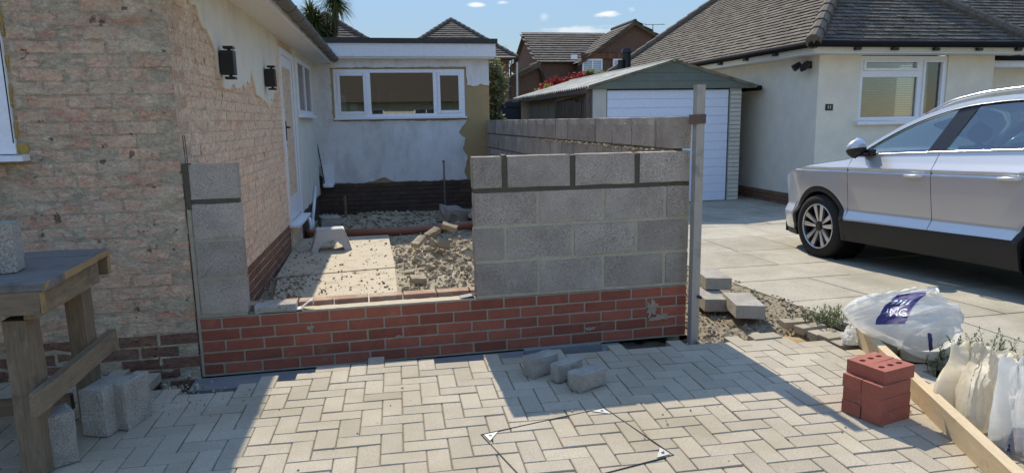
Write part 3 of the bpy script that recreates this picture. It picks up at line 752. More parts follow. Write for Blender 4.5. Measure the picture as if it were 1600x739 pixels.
# front window on the far left
mb = MB()
fx = -1.90-HX
for (a, b, c, d) in ((fx-.07, fx, 1.30, 2.6), (fx-1.6, fx-.07, 1.30, 1.37), (fx-.17, fx-.074, 1.374, 2.6), (fx-1.6, fx-.17, 1.374, 1.47)): mb.b2((a, -.02 if d > 2 and b == fx else -.012, c), (b, .05, d))
wf = bld('front_window', mb, m_upvc, hs)
mb = MB(); mb.b2((fx-1.6, .01, 1.47), (fx-.17, .016, 2.6)); bld('pane', mb, m_glass, wf)
mb = MB(); mb.prism([(-.085, 1.262), (.03, 1.262), (.03, 1.298), (-.085, 1.288)], 'x', fx-1.6, fx+.055); bld('window_sill', mb, m_upvc, wf)
mb = MB(); mb.b2((fx-.010, -.0145, 1.36), (fx-.003, -.0205, 2.6)); bld('gasket', mb, m_upvc_g, wf)
m_foam = mat('yellow_foam', (.45, .33, .10), (.33, .235, .07), 30, .9, .6, 90); rnd = random.Random(4)
for (dx, z, sx, sz) in ((.028, 1.328, .055, .055), (.008, 1.43, .014, .09), (.006, 1.62, .010, .12), (.008, 1.80, .014, .07), (.006, 2.0, .012, .13)):
    obj('foam_filler', chipped('foam_filler', (sx, .02, sz), m_foam, 3, .006, z*9), wf, (fx+dx, .0, z))
mb = MB(); mb.b2((fx-1.6, .28, 1.2), (fx, .3, 2.6)); bld('dim_backing', mb, plain('dim_room', (.10, .10, .11), .9), wf)  # dark sheet behind the glass, the room's dimness put into its colour

# wall lamps on the flank: flat black boxes with separate top and bottom caps
def lamp(y, z, label):
    rt = empty('wall_lamp', label, 'lamp', (flank_x(y)+.012, y, z), -KA, 'wall lamps on the bungalow flank')
    mb = MB(); mb.b2((.012, -.05, -.085), (.105, .05, .085), 0, .001); bld('lamp_body', mb, m_black, rt)
    for s_ in (-1, 1):
        mb = MB(); mb.b2((.035, -.04, s_*.108-.009), (.104, .04, s_*.108+.009)); mb.tube([(.07, 0, s_*.083), (.07, 0, s_*.102)], .012, 8); bld('cap', mb, m_black, rt)
    mb = MB(); mb.b2((-.012, -.03, -.07), (.012, .03, .07)); bld('back_plate', mb, m_black, rt)
lamp(5.47, 1.885, 'black box wall lamp nearer the house corner')
lamp(7.30, 1.89, 'black box wall lamp next to the white door')

# ================================================================== REAR EXTENSION
ex_ = empty('rear_extension', 'flat-roofed white rendered extension with a wide window at the back', 'extension', (0, EY, 0))
XL, XR = -.80, 2.13
wx0, wx1, wz0_, wz1_ = -.47, 1.71, 1.49, 2.31
mb = MB()
TW = 2.712
mb.b2((XL-.3, 0, -.3), (wx0, .25, TW)); mb.b2((wx1, 0, -.3), (XR, .25, TW)); mb.b2((wx0, 0, -.3), (wx1, .25, wz0_)); mb.b2((wx0, 0, wz1_), (wx1, .25, TW))
mb.b2((XR-.25, .25, -.3), (XR, 6, TW)); mb.b2((XL-.3, .25, -.3), (XL-.05, 6, TW)); mb.b2((XL-.05, 5.8, -.3), (XR-.25, 6, TW))
bld('wall', mb, m_basecoat, ex_)
# white render coat: ragged where it has fallen away by the right corner and round the window
lo = jag([(XL, .47), (-.5, .45), (-.2, .43), (.1, .45), (.3, .52), (.45, .44), (1.0, .43), (1.70, .44)], .06, .012, 3)
rt = jag([(1.72, .44), (1.66, .60), (1.73, .80), (1.64, .98), (1.70, 1.15), (1.58, 1.24), (1.63, 1.33), (1.70, 1.40), (1.735, 1.45)], .05, .016, 4)
poly_sheet(lo+rt+jag([(1.735, 1.45), (-.50, 1.47)], .07, .010, 5)+jag([(-.50, 1.47), (-.515, 2.33)], .07, .012, 6)+[(-.515, 2.505), (XL, 2.505)], 'y', -.018, .0, 'render', m_render_ext, ex_)
poly_sheet(jag([(-.513, 2.335), (1.745, 2.345)], .07, .010, 7)+jag([(1.745, 2.345), (1.75, 2.04)], .07, .01, 8)+jag([(1.75, 2.04), (1.86, 2.02), (1.98, 2.06), (XR, 2.03)], .05, .014, 9)+[(XR, 2.505), (-.513, 2.505)], 'y', -.018, .0, 'render', m_render_ext, ex_)
mb = MB(); mb.b2((XL, -.03, -.3), (XR+.01, -.002, .425)); pln = bld('plinth', mb, m_darkplinth, ex_)
for c in range(8):
    x = XL+(.11 if c % 2 else 0)+.005
    while x < XR-.1:
        obj('brick', bcache.setdefault(('pl',), bevel_mesh('brick', (.213, .02, .064), m_darkplinth, .002, .002)), pln, (x+.107, -.034+random.uniform(-.003, .003), -.13+c*.0745)); x += .225
mb = MB(); mb.b2((XL-.1, -.16, 2.50), (XR+.10, -.135, 2.71)); mb.b2((XR+.075, -.135, 2.50), (XR+.10, 6, 2.71)); bld('fascia', mb, m_fascia, ex_)
mb = MB(); mb.b2((XL-.1, -.134, 2.47), (XR+.074, .0, 2.50)); bld('soffit', mb, m_soffit, ex_)
mb = MB(); mb.b2((XL-.3, -.19, 2.715), (XR+.13, 6.05, 2.79)); bld('flat_roof', mb, m_felt, ex_)
# the window: casement, fixed light, casement
mb = MB(); a, b, c, d = wx0+.004, wx1-.004, wz0_+.03, wz1_-.004; t_ = .055
mb.b2((a, .0, c), (a+t_, .06, d)); mb.b2((b-t_, .0, c), (b, .06, d)); mb.b2((a+t_, .0, d-t_), (b-t_, .06, d)); mb.b2((a+t_, .0, c), (b-t_, .06, c+t_))
m1, m2 = .095, 1.205
for m_ in (m1, m2): mb.b2((m_-.035, .0, c+t_), (m_+.035, .06, d-t_))
ew = bld('window', mb, m_upvc, ex_)
for (l, r_) in ((a+t_, m1-.035), (m2+.035, b-t_)):
    mb = MB(); s_ = .05
    for q in ((l, c+t_, l+s_, d-t_), (r_-s_, c+t_, r_, d-t_), (l+s_, d-t_-s_, r_-s_, d-t_), (l+s_, c+t_, r_-s_, c+t_+s_)): mb.b2((q[0]+.002, -.014, q[1]+.002), (q[2]-.002, .05, q[3]-.002))
    bld('casement', mb, m_upvc, ew)
    mb = MB(); mb.b2((l+s_-.004, .012, c+t_+s_-.004), (r_-s_+.004, .018, d-t_-s_+.004)); bld('pane', mb, m_glass, ew)
mb = MB(); mb.b2((m1+.035, .012, c+t_), (m2-.035, .018, d-t_)); bld('pane', mb, m_glass, ew)
mb = MB(); mb.b2((wx0-.02, -.07, wz0_), (wx1+.02, .05, wz0_+.028)); bld('window_sill', mb, m_upvc, ew)
# dim room behind the glass
mb = MB(); mb.b2((XL, 3.2, 0), (XR-.26, 3.3, 2.45)); bld('back_wall', mb, plain('room_wall', (.42, .40, .35), .9), ex_)
mb = MB(); mb.b2((XL, .26, 2.42), (XR-.26, 5.7, 2.45)); bld('ceiling', mb, plain('room_ceiling', (.6, .6, .58), .9), ex_)
mb = MB(); mb.b2((-.35, .12, 1.5), (-.28, .16, 1.9)); mb.b2((-.22, .13, 1.5), (-.10, .15, 1.75)); bld('white_ornament', mb, m_upvc, ex_)
for x_ in (.26, .48): 
    mb = MB(); mb.b2((x_, 1.2, .4), (x_+.07, 1.27, 2.1)); bld('wood_upright', mb, m_newwood, ex_)
mb = MB()
for i in range(24): mb.box((.12+i*.043, .3+random.uniform(-.06, .06), 1.5+random.uniform(0, .09)), (.1, .08, .09), Euler((random.random(), random.random(), random.random())).to_matrix(), 0, .015)
stuff(bld('sill_clutter', mb, plain('crumpled_sheet', (.62, .68, .72), .6), ex_))

# bits at the corner of the courtyard
mx_ = empty('meter_box', 'small white box low on the extension wall in the corner', 'box', (-.64, EY-.02, .42))
mb = MB(); mb.b2((-.10, -.06, 0), (.10, 0, .33), 0, .004); bld('box', mb, m_upvc, mx_)
mb = MB(); mb.tube([(0, -.05, .0), (0, -.05, -.03)], .09, 14); bld('rounded_foot', mb, m_upvc, mx_)
mb = MB(); mb.tube([(-.80, EY-.07, 2.42), (-.79, EY-.07, 1.2), (-.785, EY-.08, .62), (-.80, EY-.09, .40), (-.86, EY-.2, .22)], .014, 6); mb.tube([(-.785, EY-.07, 1.15), (-.73, EY-.09, .75), (-.70, EY-.09, .45)], .010, 6)
for i in range(5): mb.tube([(-.78+.05*cos(t*.7), EY-.10, .45+.06*sin(t*.7)+.02*i) for t in range(10)], .010, 5)
tag(bld('cable', mb, m_black), 'black cable hanging down the corner beside the white box', 'cable')
mb = MB(); mb.tube([(-.78, 10.9, .48), (-.80, 10.2, .08)], .024, 10); mb.tube([(-.80, 10.2, .08), (-.80, 10.15, -.06)], .024, 10); pw = tag(bld('waste_pipe', mb, m_upvc, smooth=True), 'straight white waste pipe slanting down beside the door', 'pipe')
mb = MB(); mb.tube([(-.93, 9.9, .16), (-.86, 9.75, .18), (-.80, 9.66, .16), (-.79, 9.64, .10), (-.79, 9.64, -.08)], .026, 10); tag(bld('bent_pipe', mb, m_upvc, smooth=True), 'short white hooked pipe rising from the brown drain', 'pipe')
m_clay = plain('brown_drain_plastic', (.27, .105, .06), .5, .4)
mb = MB(); mb.tube([(-.79, 9.64, -.09), (-.79, 9.64, .0)], .075, 14); mb.tube([(-.79, 9.64, -.04), (-.79, 9.64, .015)], .085, 14); tag(bld('drain_gully', mb, m_clay, smooth=True), 'round brown drain gully under the white pipes', 'drain')
mb = MB(); mb.tube([(-.70, 9.45, -.03), (.4, 9.42, -.035), (1.2, 9.55, -.03), (2.0, 9.75, -.03)], .055, 12); tag(bld('drain_pipe', mb, m_clay, smooth=True), 'long brown drain pipe lying across the courtyard soil', 'pipe')
mb = MB(); mb.tube([(1.19, 10.8, -.1), (1.185, 10.8, .83)], .013, 8); mb.tube([(1.185, 10.8, .8), (1.185, 10.8, .835)], .02, 8); tag(bld('steel_rod', mb, m_gutter), 'thin upright steel rod in front of the extension wall', 'rod')
mb = MB(); mb.tube([(-.36, 11.1, -.1), (-.36, 11.1, .3)], .025, 6); tag(bld('stub_post', mb, m_oldwood_z), 'short wooden stub post standing in the shaded corner', 'post')
tag(obj('concrete_block', chipped('concrete_block', (.3, .22, .16), m_block2, 3, .006, 4), None, (-.58, 10.45, .0), (.1, .05, .3)), 'grey concrete block in the shade behind the step stool', 'block')
tag(obj('rubble_lump', chipped('rubble_lump', (.42, .3, .22), m_block, 3, .03, 6), None, (1.28, 10.4, .02), (.2, .15, .5)), 'large broken concrete lump at the foot of the steel rod', 'rubble')
tag(obj('rubble_lump', chipped('rubble_lump', (.24, .18, .12), m_block, 3, .02, 7), None, (1.62, 10.35, .0), (.4, .25, 1.1)), 'smaller broken concrete lump to the right of the large lump', 'rubble')

# ---- courtyard boards, stool, rubble -----------------------------------------
def sheet(name, q, z, th, label):
    mb = MB(); vs = [(*p_, z) for p_ in q]+[(*p_, z+th) for p_ in q]
    return tag(bld(name, mb.add(vs, [(3, 2, 1, 0), (4, 5, 6, 7)]+[(i, (i+1) % 4, (i+1) % 4+4, i+4) for i in range(4)]), m_board), label, 'board')
sheet('chipboard_sheet', [(-.80, 5.45), (.20, 5.45), (.23, 7.02), (-.90, 6.86)], -.058, .02, 'nearer chipboard sheet on the courtyard ground, strewn with grit')
sheet('chipboard_sheet', [(-.915, 6.87), (.235, 7.03), (.235, 9.12), (-.905, 9.14)], -.052, .022, 'farther chipboard sheet under the grey step stool')
mb = MB(); pts = []; rnd = random.Random(31)
for _ in range(760):
    y = rnd.uniform(5.5, 9.0); x = rnd.uniform(-.93, .2)
    dens = 1 if y < 6.9 else .38
    if x < -.45: dens = 1
    if rnd.random() < dens: pts.append((x, y, -.028 if y > 6.9 else -.036))
for _ in range(420): pts.append((rnd.uniform(-.98, -.6), rnd.uniform(5.2, 6.9), -.037+rnd.random()*.012))
rocks_into(mb, pts, lambda r: r.choice((.003, .004, .005, .006, .008, .014)), 12)
stuff(tag(bld('board_grit', mb, mat('board_grit', (.30, .25, .18), (.22, .185, .14), 20, .95, .4, 120, .6)), 'grit and mortar crumbs strewn over the two chipboard sheets', 'grit'))
mb = MB(); pts = []
for _ in range(1100):
    x = rnd.gauss(1.05, .5); y = rnd.gauss(7.1, .95)
    if x < .26 or x > 2.0 or y < 4.65: continue
    pts.append((x, y, court_z(x, y)+.012))
rocks_into(mb, pts, lambda r: r.choice((.008, .01, .012, .016, .02, .03, .045)), 14, .4)
for _ in range(2600): 
    x = rnd.uniform(.25, 2.04); y = rnd.uniform(4.65, 9.3); pts.append(0) if False else mb.box((x, y, court_z(x, y)+.003), (rnd.uniform(.006, .03), rnd.uniform(.006, .025), rnd.uniform(.005, .02)), Euler((rnd.random()*3, rnd.random()*3, rnd.random()*3)).to_matrix(), 0, .002)
stuff(tag(bld('rubble_pile', mb, m_stone), 'sunlit heap of broken mortar and brick rubble in the courtyard', 'rubble'))
mb = MB()
for _ in range(1500):
    x = rnd.uniform(-.75, 2.0); y = rnd.uniform(9.6, 11.8); s_ = rnd.choice((.008, .012, .016, .02, .03, .05)); mb.box((x, y, court_z(x, y)+.3*s_), (s_*1.5, s_, s_*.6), Euler((rnd.random()*.8, rnd.random()*.8, rnd.random()*3)).to_matrix(), 0, s_*.15)
stuff(tag(bld('shaded_rubble', mb, m_stone), 'dark flattened rubble in the shade along the extension wall', 'rubble'))
for i, (x, y, z, rx, ry, rz, s_) in enumerate(((.72, 8.05, .14, .25, -.35, .5, 1), (.95, 8.25, .17, .3, .3, -.3, 1), (.55, 7.95, .06, .1, -.4, .9, 1), (.70, 7.7, .08, .6, .2, 1.4, .8), (.80, 7.55, .09, 1.0, .3, .2, .8), (1.25, 6.15, .03, .2, .3, .3, .9), (1.6, 6.25, .03, .1, .2, -.5, 1), (.42, 6.35, -.02, .2, .1, .2, .8), (1.78, 7.9, .06, .3, .1, .4, 1), (1.75, 5.95, .0, .2, .5, .9, .9), (1.5, 7.2, .09, .5, .6, .9, .8), (1.2, 7.35, .09, .2, .9, .2, .8))):
    tag(obj('broken_brick', chipped('broken_brick', (.19*s_, .10, .065), m_stone, 2, .008, i), None, (x, y, z), (rx, ry, rz)), 'dusty broken brick lying on the sunlit rubble heap', 'brick', 'broken bricks on the rubble heap')

st = empty('step_stool', 'grey plastic step stool standing on the chipboard', 'stool', (-.46, 8.28, -.03), radians(4))
m_stool = plain('grey_plastic', (.50, .475, .43), .5, .4)
def stool_shell():
    mb = MB(); H_ = .25; tw, td, bw, bd, t_ = .155, .105, .235, .155, .012
    mb.b2((-tw, -td, H_-.018), (tw, td, H_))
    def wallp(n_, ax):
        # trapezoid side with an arched opening
        for i in range(n_):
            pass
    for s_ in (-1, 1):
        # front/back faces: arch
        N_ = 24
        for i in range(N_):
            u0, u1 = -1+2*i/N_, -1+2*(i+1)/N_
            def zb(u): return max(0.0, .125*sqrt(max(0, 1-(u/.66)**2))) if abs(u) < .66 else 0.0
            def P(u, z): 
                k_ = z/H_; w_ = bw+(tw-bw)*k_; dd = bd+(td-bd)*k_; return Vector((u*w_, s_*dd, z))
            za, zc = zb(u0), zb(u1); top = H_-.018
            q = [P(u0, za), P(u1, zc), P(u1, top), P(u0, top)]; inn = [v-Vector((0, s_*t_, 0)) for v in q]
            mb.add(q+inn, [(0, 1, 2, 3), (7, 6, 5, 4), (0, 4, 5, 1), (3, 2, 6, 7)]+([(0, 3, 7, 4)] if i == 0 else [])+([(1, 5, 6, 2)] if i == N_-1 else []))
            def P2(u, z):
                k_ = z/H_; w_ = bw+(tw-bw)*k_; dd = bd+(td-bd)*k_; return Vector((s_*w_, u*dd, z))
            q = [P2(u0, za*.8), P2(u1, zc*.8), P2(u1, top), P2(u0, top)]; inn = [v-Vector((s_*t_, 0, 0)) for v in q]
            mb.add(q+inn, [(0, 1, 2, 3), (7, 6, 5, 4), (0, 4, 5, 1), (3, 2, 6, 7)]+([(0, 3, 7, 4)] if i == 0 else [])+([(1, 5, 6, 2)] if i == N_-1 else []))
    return mb
bld('body', stool_shell(), m_stool, st)
mb = MB()
for i in range(7): mb.b2((-.145, -.088+i*.027, .250), (.145, -.074+i*.027, .254))
bld('tread', mb, plain('pale_grey_plastic', (.62, .61, .58), .55, .3), st)

# ================================================================== WORKBENCH, LOOSE BLOCKS, PAVERS
tb = empty('workbench', 'rough timber workbench against the bare brick house wall', 'workbench', (-1.33, 2.97, 0))
TZ = .838
for i in range(4):
    mb = MB(); a = .0+i*.198; mb.b2((-1.4, a+.004, TZ-.034), (.055-i*.006+random.uniform(-.01, .01), a+.192, TZ+random.uniform(-.003, .003)), 0, .002)
    o = bld('plank', mb, m_topwood, tb)
    mb = MB(); mb.b2((.050-i*.006, a+.006, TZ-.033), (.0555-i*.006+.003, a+.190, TZ-.003)); bld('sawn_end', mb, m_cutwood, o)
mb = MB(); mb.b2((-.045, .045, TZ-.155), (.0, .72, TZ-.036), 0, .003); bld('end_rail', mb, m_oldwood_y, tb)
for yy_, nm in ((.0, 0), (.735, 1)):
    mb = MB(); mb.b2((-1.4, yy_+.002, TZ-.125), (.035, yy_+.042, TZ-.0365), 0, .002); o = bld('long_rail', mb, m_oldwood_x, tb)
    mb = MB(); mb.b2((.036, yy_+.004, TZ-.124), (.041, yy_+.040, TZ-.038)); bld('sawn_end', mb, m_cutwood, o)
for (x_, y_, w_, d_) in ((-.135, .048, .14, .12), (-.12, .60, .125, .12), (-1.3, .05, .1, .1), (-1.3, .6, .1, .1)):
    mb = MB(); mb.b2((x_-.0, y_, 0), (x_+w_-.048*(x_ > -1), y_+d_, TZ-.157 if x_ > -1 else TZ-.04), 0, .004); bld('leg', mb, m_oldwood_z, tb)
mb = MB(); mb.b2((-.037, -.03, .30), (.0, .86, .395), 0, .004); bld('stretcher', mb, m_oldwood_y, tb)
mb = MB(); mb.b2((-1.3, .655, .05), (-.17, .69, .13), 0, .004); bld('back_stretcher', mb, m_oldwood_x, tb)
tag(obj('concrete_block', chipped('concrete_block', (.30, .1, .215), m_block2, 5, .003, 21), None, (-1.62, 3.25, TZ+.1075), (0, 0, .1)), 'grey concrete block standing on the workbench top', 'block')
tag(obj('concrete_block', chipped('concrete_block', (.115, .135, .235), m_block2, 5, .003, 22), None, (-1.374, 3.165, .1175), (0, 0, .55)), 'cut concrete block on end by the near workbench leg', 'block')
tag(obj('concrete_block', chipped('concrete_block', (.125, .19, .235), m_block2, 5, .003, 23), None, (-1.285, 3.47, .1175), (0, 0, -.35)), 'cut concrete block on end under the workbench stretcher', 'block')
tag(obj('concrete_block', chipped('concrete_block', (.07, .19, .235), m_block2, 5, .003, 24), None, (-1.185, 3.515, .1175), (0, 0, -.33)), 'slim rough concrete block beside the cut block under the stretcher', 'block')

for i, (x, y, rz, lb) in enumerate(((.925, 3.66, 1.0, 'loose grey paver at the back of the trio on the shaded paving'), (1.045, 3.55, 1.05, 'middle loose grey paver of the trio on the shaded paving'), (1.115, 3.40, .42, 'front loose grey paver of the trio on the shaded paving'))):
    d_ = ((.2, .1, .115), (.2, .07, .105), (.2, .1, .1))[i]
    tag(obj('loose_paver', chipped('loose_paver', d_, m_block2, 4, .004, 31+i), None, (x, y, d_[2]/2), (0, 0, rz-(.55 if i < 2 else 0))), lb, 'paver', 'loose pavers on the paving')

# concrete blocks lying on the dug strip
for i, (x, y, z, rz, lb) in enumerate(((2.86, 5.30, .055, 1.36, 'grey concrete block lying flat by the drive edge behind the others'), (2.71, 5.02, -.045, 1.36, 'half-buried concrete block next to the wooden post'), (2.80, 4.68, -.012, 1.30, 'grey concrete block nearest the sand on the dug strip'))):
    tag(obj('concrete_block', bevel_mesh('concrete_block', (.44, .215, .1), m_block2, .003, .001, seed=i), None, (x, y, z+.01), (.03, .02, rz)), lb, 'block', 'blocks on the dug strip')
tag(obj('brick_fragment', chipped('brick_fragment', (.075, .06, .03), m_stone, 2, .005, 3), None, (2.68, 4.28, strip_z(2.68, 4.28)+.015), (0, 0, .3)), 'small pale brick fragment on the gravel beside the sand', 'brick')
# edging pavers left loose between sand and drive
for i, (x, y, rz, rx) in enumerate(((2.94, 4.22, -.1, .02), (2.95, 4.06, .12, -.03), (2.97, 3.94, .10, .03), (2.98, 3.83, .08, 0), (2.98, 3.71, .05, .03), (3.10, 3.66, 1.3, .05), (2.52, 3.93, .02, .05))):
    tag(obj('edging_paver', pm[i % 5], None, (x, y, -.026+.008*(i % 2)+(.01 if i == 6 else 0)), (rx, 0, rz)), ('loose edging paver farthest from the camera, by the low weed', 'second loose edging paver counted from the low weed', 'third loose edging paver counted from the low weed', 'fourth loose edging paver counted from the low weed', 'loose edging paver right beside the herringbone paving corner', 'loose edging paver turned crosswise next to the small bag')[i] if i < 6 else 'grey block paver lifted out of line in front of the sand', 'paver', 'loose edging pavers' if i < 6 else None)

# perforated red bricks, four courses of two
bd = Vector((.967, .256, 0)); ad = Vector((-.204, .979, 0)); c0 = Vector((2.28, 2.592, 0)); ang = atan2(bd.y, bd.x)
def holed_brick():
    bm = bmesh.new(); L, W_, H_ = .213, .1015, .064
    hol = [(-.058, 0), (0, 0), (.058, 0)]; n = 12; rx, ry = .017, .014
    tops = []
    for z in (H_/2, -H_/2):
        # plate with holes: split in cells around each hole
        pass
    me = bevel_mesh('brick', (L, W_, H_), m_redbrick2, .003, .001)
    o = bpy.data.objects.new('tmp', me); C.objects.link(o)
    bm = bmesh.new(); bm.from_mesh(me)
    for hx, hy in hol:
        pass
    bm.free(); return o
m_redbrick2 = mat('perforated_red_brick', (.37, .128, .095), (.30, .10, .078), 14, .85, .35, 160, .2, .3, 200, stain=(.42, .27, .2), stscale=9, st0=.6, st1=.8)
def holed_mesh():
    """brick with three through holes: faces bridged from the outline to each hole ring"""
    L, W_, H_ = .213, .1015, .064; n = 12; rx, ry = .0175, .0135
    xs = [-L/2, -.030, .030, L/2]; ctr = [-.062, 0, .062]; mb = MB()
    for i in range(3):
        x0, x1, cx = xs[i], xs[i+1], ctr[i]
        outer = []
        for k in range(n):
            a = 2*pi*(k+.5)/n; dx, dy = cos(a), sin(a)
            t = min(((x1-cx) if dx > 0 else (cx-x0))/abs(dx), (W_/2)/abs(dy)); outer.append((cx+dx*t, dy*t))
        corners = {}
        ring = [(cx+rx*cos(2*pi*(k+.5)/n), ry*sin(2*pi*(k+.5)/n)) for k in range(n)]
        for z, flip in ((H_/2, 1), (-H_/2, -1)):
            for k in range(n):
                k2 = (k+1) % n; quad = [outer[k], outer[k2], ring[k2], ring[k]]
                # add the rectangle corner where two neighbours sit on different sides
                a, b = outer[k], outer[k2]
                if abs(a[0]-b[0]) > 1e-6 and abs(a[1]-b[1]) > 1e-6:
                    cxn = a[0] if abs(abs(a[1])-W_/2) > 1e-6 else b[0]; cyn = a[1] if abs(abs(a[1])-W_/2) < 1e-6 else b[1]
                    quad = [a, (cxn, cyn), b, ring[k2], ring[k]]
                mb.add([(u, v, z) for u, v in quad], [tuple(range(len(quad)))])
        for k in range(n):
            k2 = (k+1) % n; mb.add([(*ring[k], H_/2), (*ring[k2], H_/2), (*ring[k2], -H_/2), (*ring[k], -H_/2)], [(0, 1, 2, 3)])
    for s_ in (-1, 1):
        mb.add([(s_*L/2, -W_/2, -H_/2), (s_*L/2, W_/2, -H_/2), (s_*L/2, W_/2, H_/2), (s_*L/2, -W_/2, H_/2)], [(0, 1, 2, 3)])
        mb.add([(-L/2, s_*W_/2, -H_/2), (L/2, s_*W_/2, -H_/2), (L/2, s_*W_/2, H_/2), (-L/2, s_*W_/2, H_/2)], [(0, 1, 2, 3)])
    return mb.mesh('brick', m_redbrick2, weld=1e-5)
hm = holed_mesh(); names = ('bottom', 'second', 'third', 'top')
offs = ((0, 0), (.004, .002), (-.006, .004), (.030, .012))
for l in range(4):
    for s_ in range(2):
        c = c0+bd*(.107+offs[l][0]+random.uniform(-.006, .006))+ad*(.052+s_*.105+offs[l][1]); rz = ang+random.uniform(-.028, .028)
        tag(obj('loose_brick', hm, None, (c.x, c.y, .0325+l*.0648), (0, 0, rz)), 'perforated red brick, %s layer of the stack, %s' % (names[l], ('half nearer the camera', 'half nearer the block wall')[s_]), 'brick', 'stacked red bricks')

# pale timber lying past the bricks
tm = Vector((2.36, 2.12, 0))-Vector((2.965, 3.62, 0)); tl = 1.9; ta = atan2(tm.y, tm.x)
mb = MB(); mb.box((tl/2, .028, 0), (tl, .045, .12), Euler((.12, 0, 0)).to_matrix(), 0, .001)
tag(bld('timber_plank', mb, m_newwood, None, loc=(2.985, 3.66, .0625), rot=(0, 0, ta)), 'long pale timber plank lying on the paving past the red bricks', 'plank')

# inspection cover set into the paving: thin frame line and corner plates
ic = empty('inspection_cover', 'square paved inspection cover with metal corner plates in the paving', 'cover', (.84, 2.78, 0))
P0, P1, P2 = Vector((.459, 2.965)), Vector((1.112, 3.112)), Vector((1.235, 2.57)); P3 = P0+P2-P1
m_frame = plain('dark_frame_gap', (.03, .028, .025), .7, .3); m_plate = plain('galvanised_plate', (.40, .39, .35), .6, .4, .2)
q_ = [P0, P1, P2, P3]
for i in range(4):
    a, b = q_[i], q_[(i+1) % 4]; d_ = (b-a); mb = MB(); c = (a+b)/2-Vector((.84, 2.78))
    mb.box((c.x, c.y, .0008), (d_.length+.005, .0042, .005), Euler((0, 0, atan2(d_.y, d_.x))).to_matrix()); bld('frame', mb, m_frame, ic)
for i in range(4):
    a = q_[i]; u_ = (q_[(i+1) % 4]-a).normalized(); v_ = (q_[i-1]-a).normalized(); o_ = a+(u_+v_)*.010-Vector((.84, 2.78))
    tri = [o_, o_+u_*.07, o_+v_*.07]
    mb = MB(); mb.add([(*t, .001) for t in tri]+[(*t, .0045) for t in tri], [(0, 1, 2), (5, 4, 3), (0, 3, 4, 1), (1, 4, 5, 2), (2, 5, 3, 0)]); o = bld('corner_plate', mb, m_plate, ic)
    h_ = o_+(u_+v_)*.022; mb = MB(); mb.tube([(h_.x, h_.y, .004), (h_.x, h_.y, .0056)], .008, 10); bld('key_hole', mb, m_black, o)

# ================================================================== NEIGHBOUR'S GARAGE
YG = 11.4; ZD = -.07
ga = empty('garage', 'low garage with white panelled door and grey-green gable boards', 'garage', (5.2, YG, ZD))
go = Vector((5.2, YG, ZD))
def G(v): return Vector(v)-go
# walls
mb = MB(); mb.b2(G((6.40, YG, ZD)), G((6.62, YG+.2, 1.93))); p_ = bld('pillar', mb, mat('painted_joint', (.5, .5, .48), None, 8), ga)
pb = bevel_mesh('painted_brick', (.209, .03, .064), m_paintbrick, .004, .001)
for c in range(26): obj('painted_brick', pb, p_, G((6.51, YG-.010, ZD+.038+c*.0755)), (0, 0, 0))
mb = MB(); mb.b2(G((3.84, YG, ZD)), G((4.085, YG+.2, 1.93))); p_ = bld('pillar', mb, m_paintbrick, ga)
mb = MB(); mb.b2(G((6.44, YG+.2, ZD)), G((6.60, 17.4, 1.93))); bld('side_wall', mb, m_panelgrey, ga)
mb = MB(); mb.b2(G((3.84, YG+.2, ZD)), G((3.96, 17.4, 1.90))); sw2 = bld('side_wall', mb, m_panelgrey, ga)
y = 13.5
while y < 17.2:
    mb = MB(); mb.b2(G((3.825, y+.01, ZD)), G((3.839, y+.75, 1.84))); o = bld('wall_panel', mb, m_panelgrey, sw2)
    mb = MB()
    for c in range(11): mb.b2(G((3.8235, y+.01, ZD+.15*c)), G((3.8255, y+.75, ZD+.15*c+.008)))
    stuff(bld('panel_groove', mb, m_darkplinth, o)); y += .78
for y in (13.42, 11.52):
    mb = MB(); mb.b2(G((3.74, y-.06, ZD)), G((3.838, y+.06, 1.95)), 0, .004); bld('timber_post', mb, m_fencewood, ga)
for i in range(17):
    y = 11.66+i*.1; mb = MB(); mb.b2(G((3.775+random.uniform(-.01, .01), y, ZD)), G((3.80+random.uniform(-.01, .01), y+.075, 1.74+random.uniform(-.03, .02)+.006*i)), 0, .003); bld('slat', mb, m_fencewood, ga)
mb = MB(); mb.add([G(v) for v in ((3.745, 11.64, 1.86), (3.745, 13.34, 1.79), (3.745, 13.34, 1.87), (3.745, 11.64, 1.94), (3.785, 11.64, 1.86), (3.785, 13.34, 1.79), (3.785, 13.34, 1.87), (3.785, 11.64, 1.94))], [(0, 1, 2, 3), (7, 6, 5, 4), (0, 4, 5, 1), (1, 5, 6, 2), (2, 6, 7, 3), (3, 7, 4, 0)]); bld('top_rail', mb, m_oldwood_y, ga)
# door: one panel per rib
mb = MB(); mb.b2(G((4.085, YG+.03, ZD)), G((6.40, YG+.05, 1.935))); gd = bld('garage_door', mb, m_upvc_g, ga)
np_ = 13; ph = (1.915-ZD-.01)/np_
for i in range(np_):
    mb = MB(); z = ZD+.008+i*ph; mb.prism([(YG+.008-go.y, z+.001-go.z), (YG+.004-go.y, z+.008-go.z), (YG+.004-go.y, z+ph-.010-go.z), (YG+.012-go.y, z+ph-.001-go.z), (YG+.029-go.y, z+ph-.001-go.z), (YG+.029-go.y, z+.001-go.z)], 'x', 4.10-go.x, 6.372-go.x); bld('door_panel', mb, m_gdoor, gd)
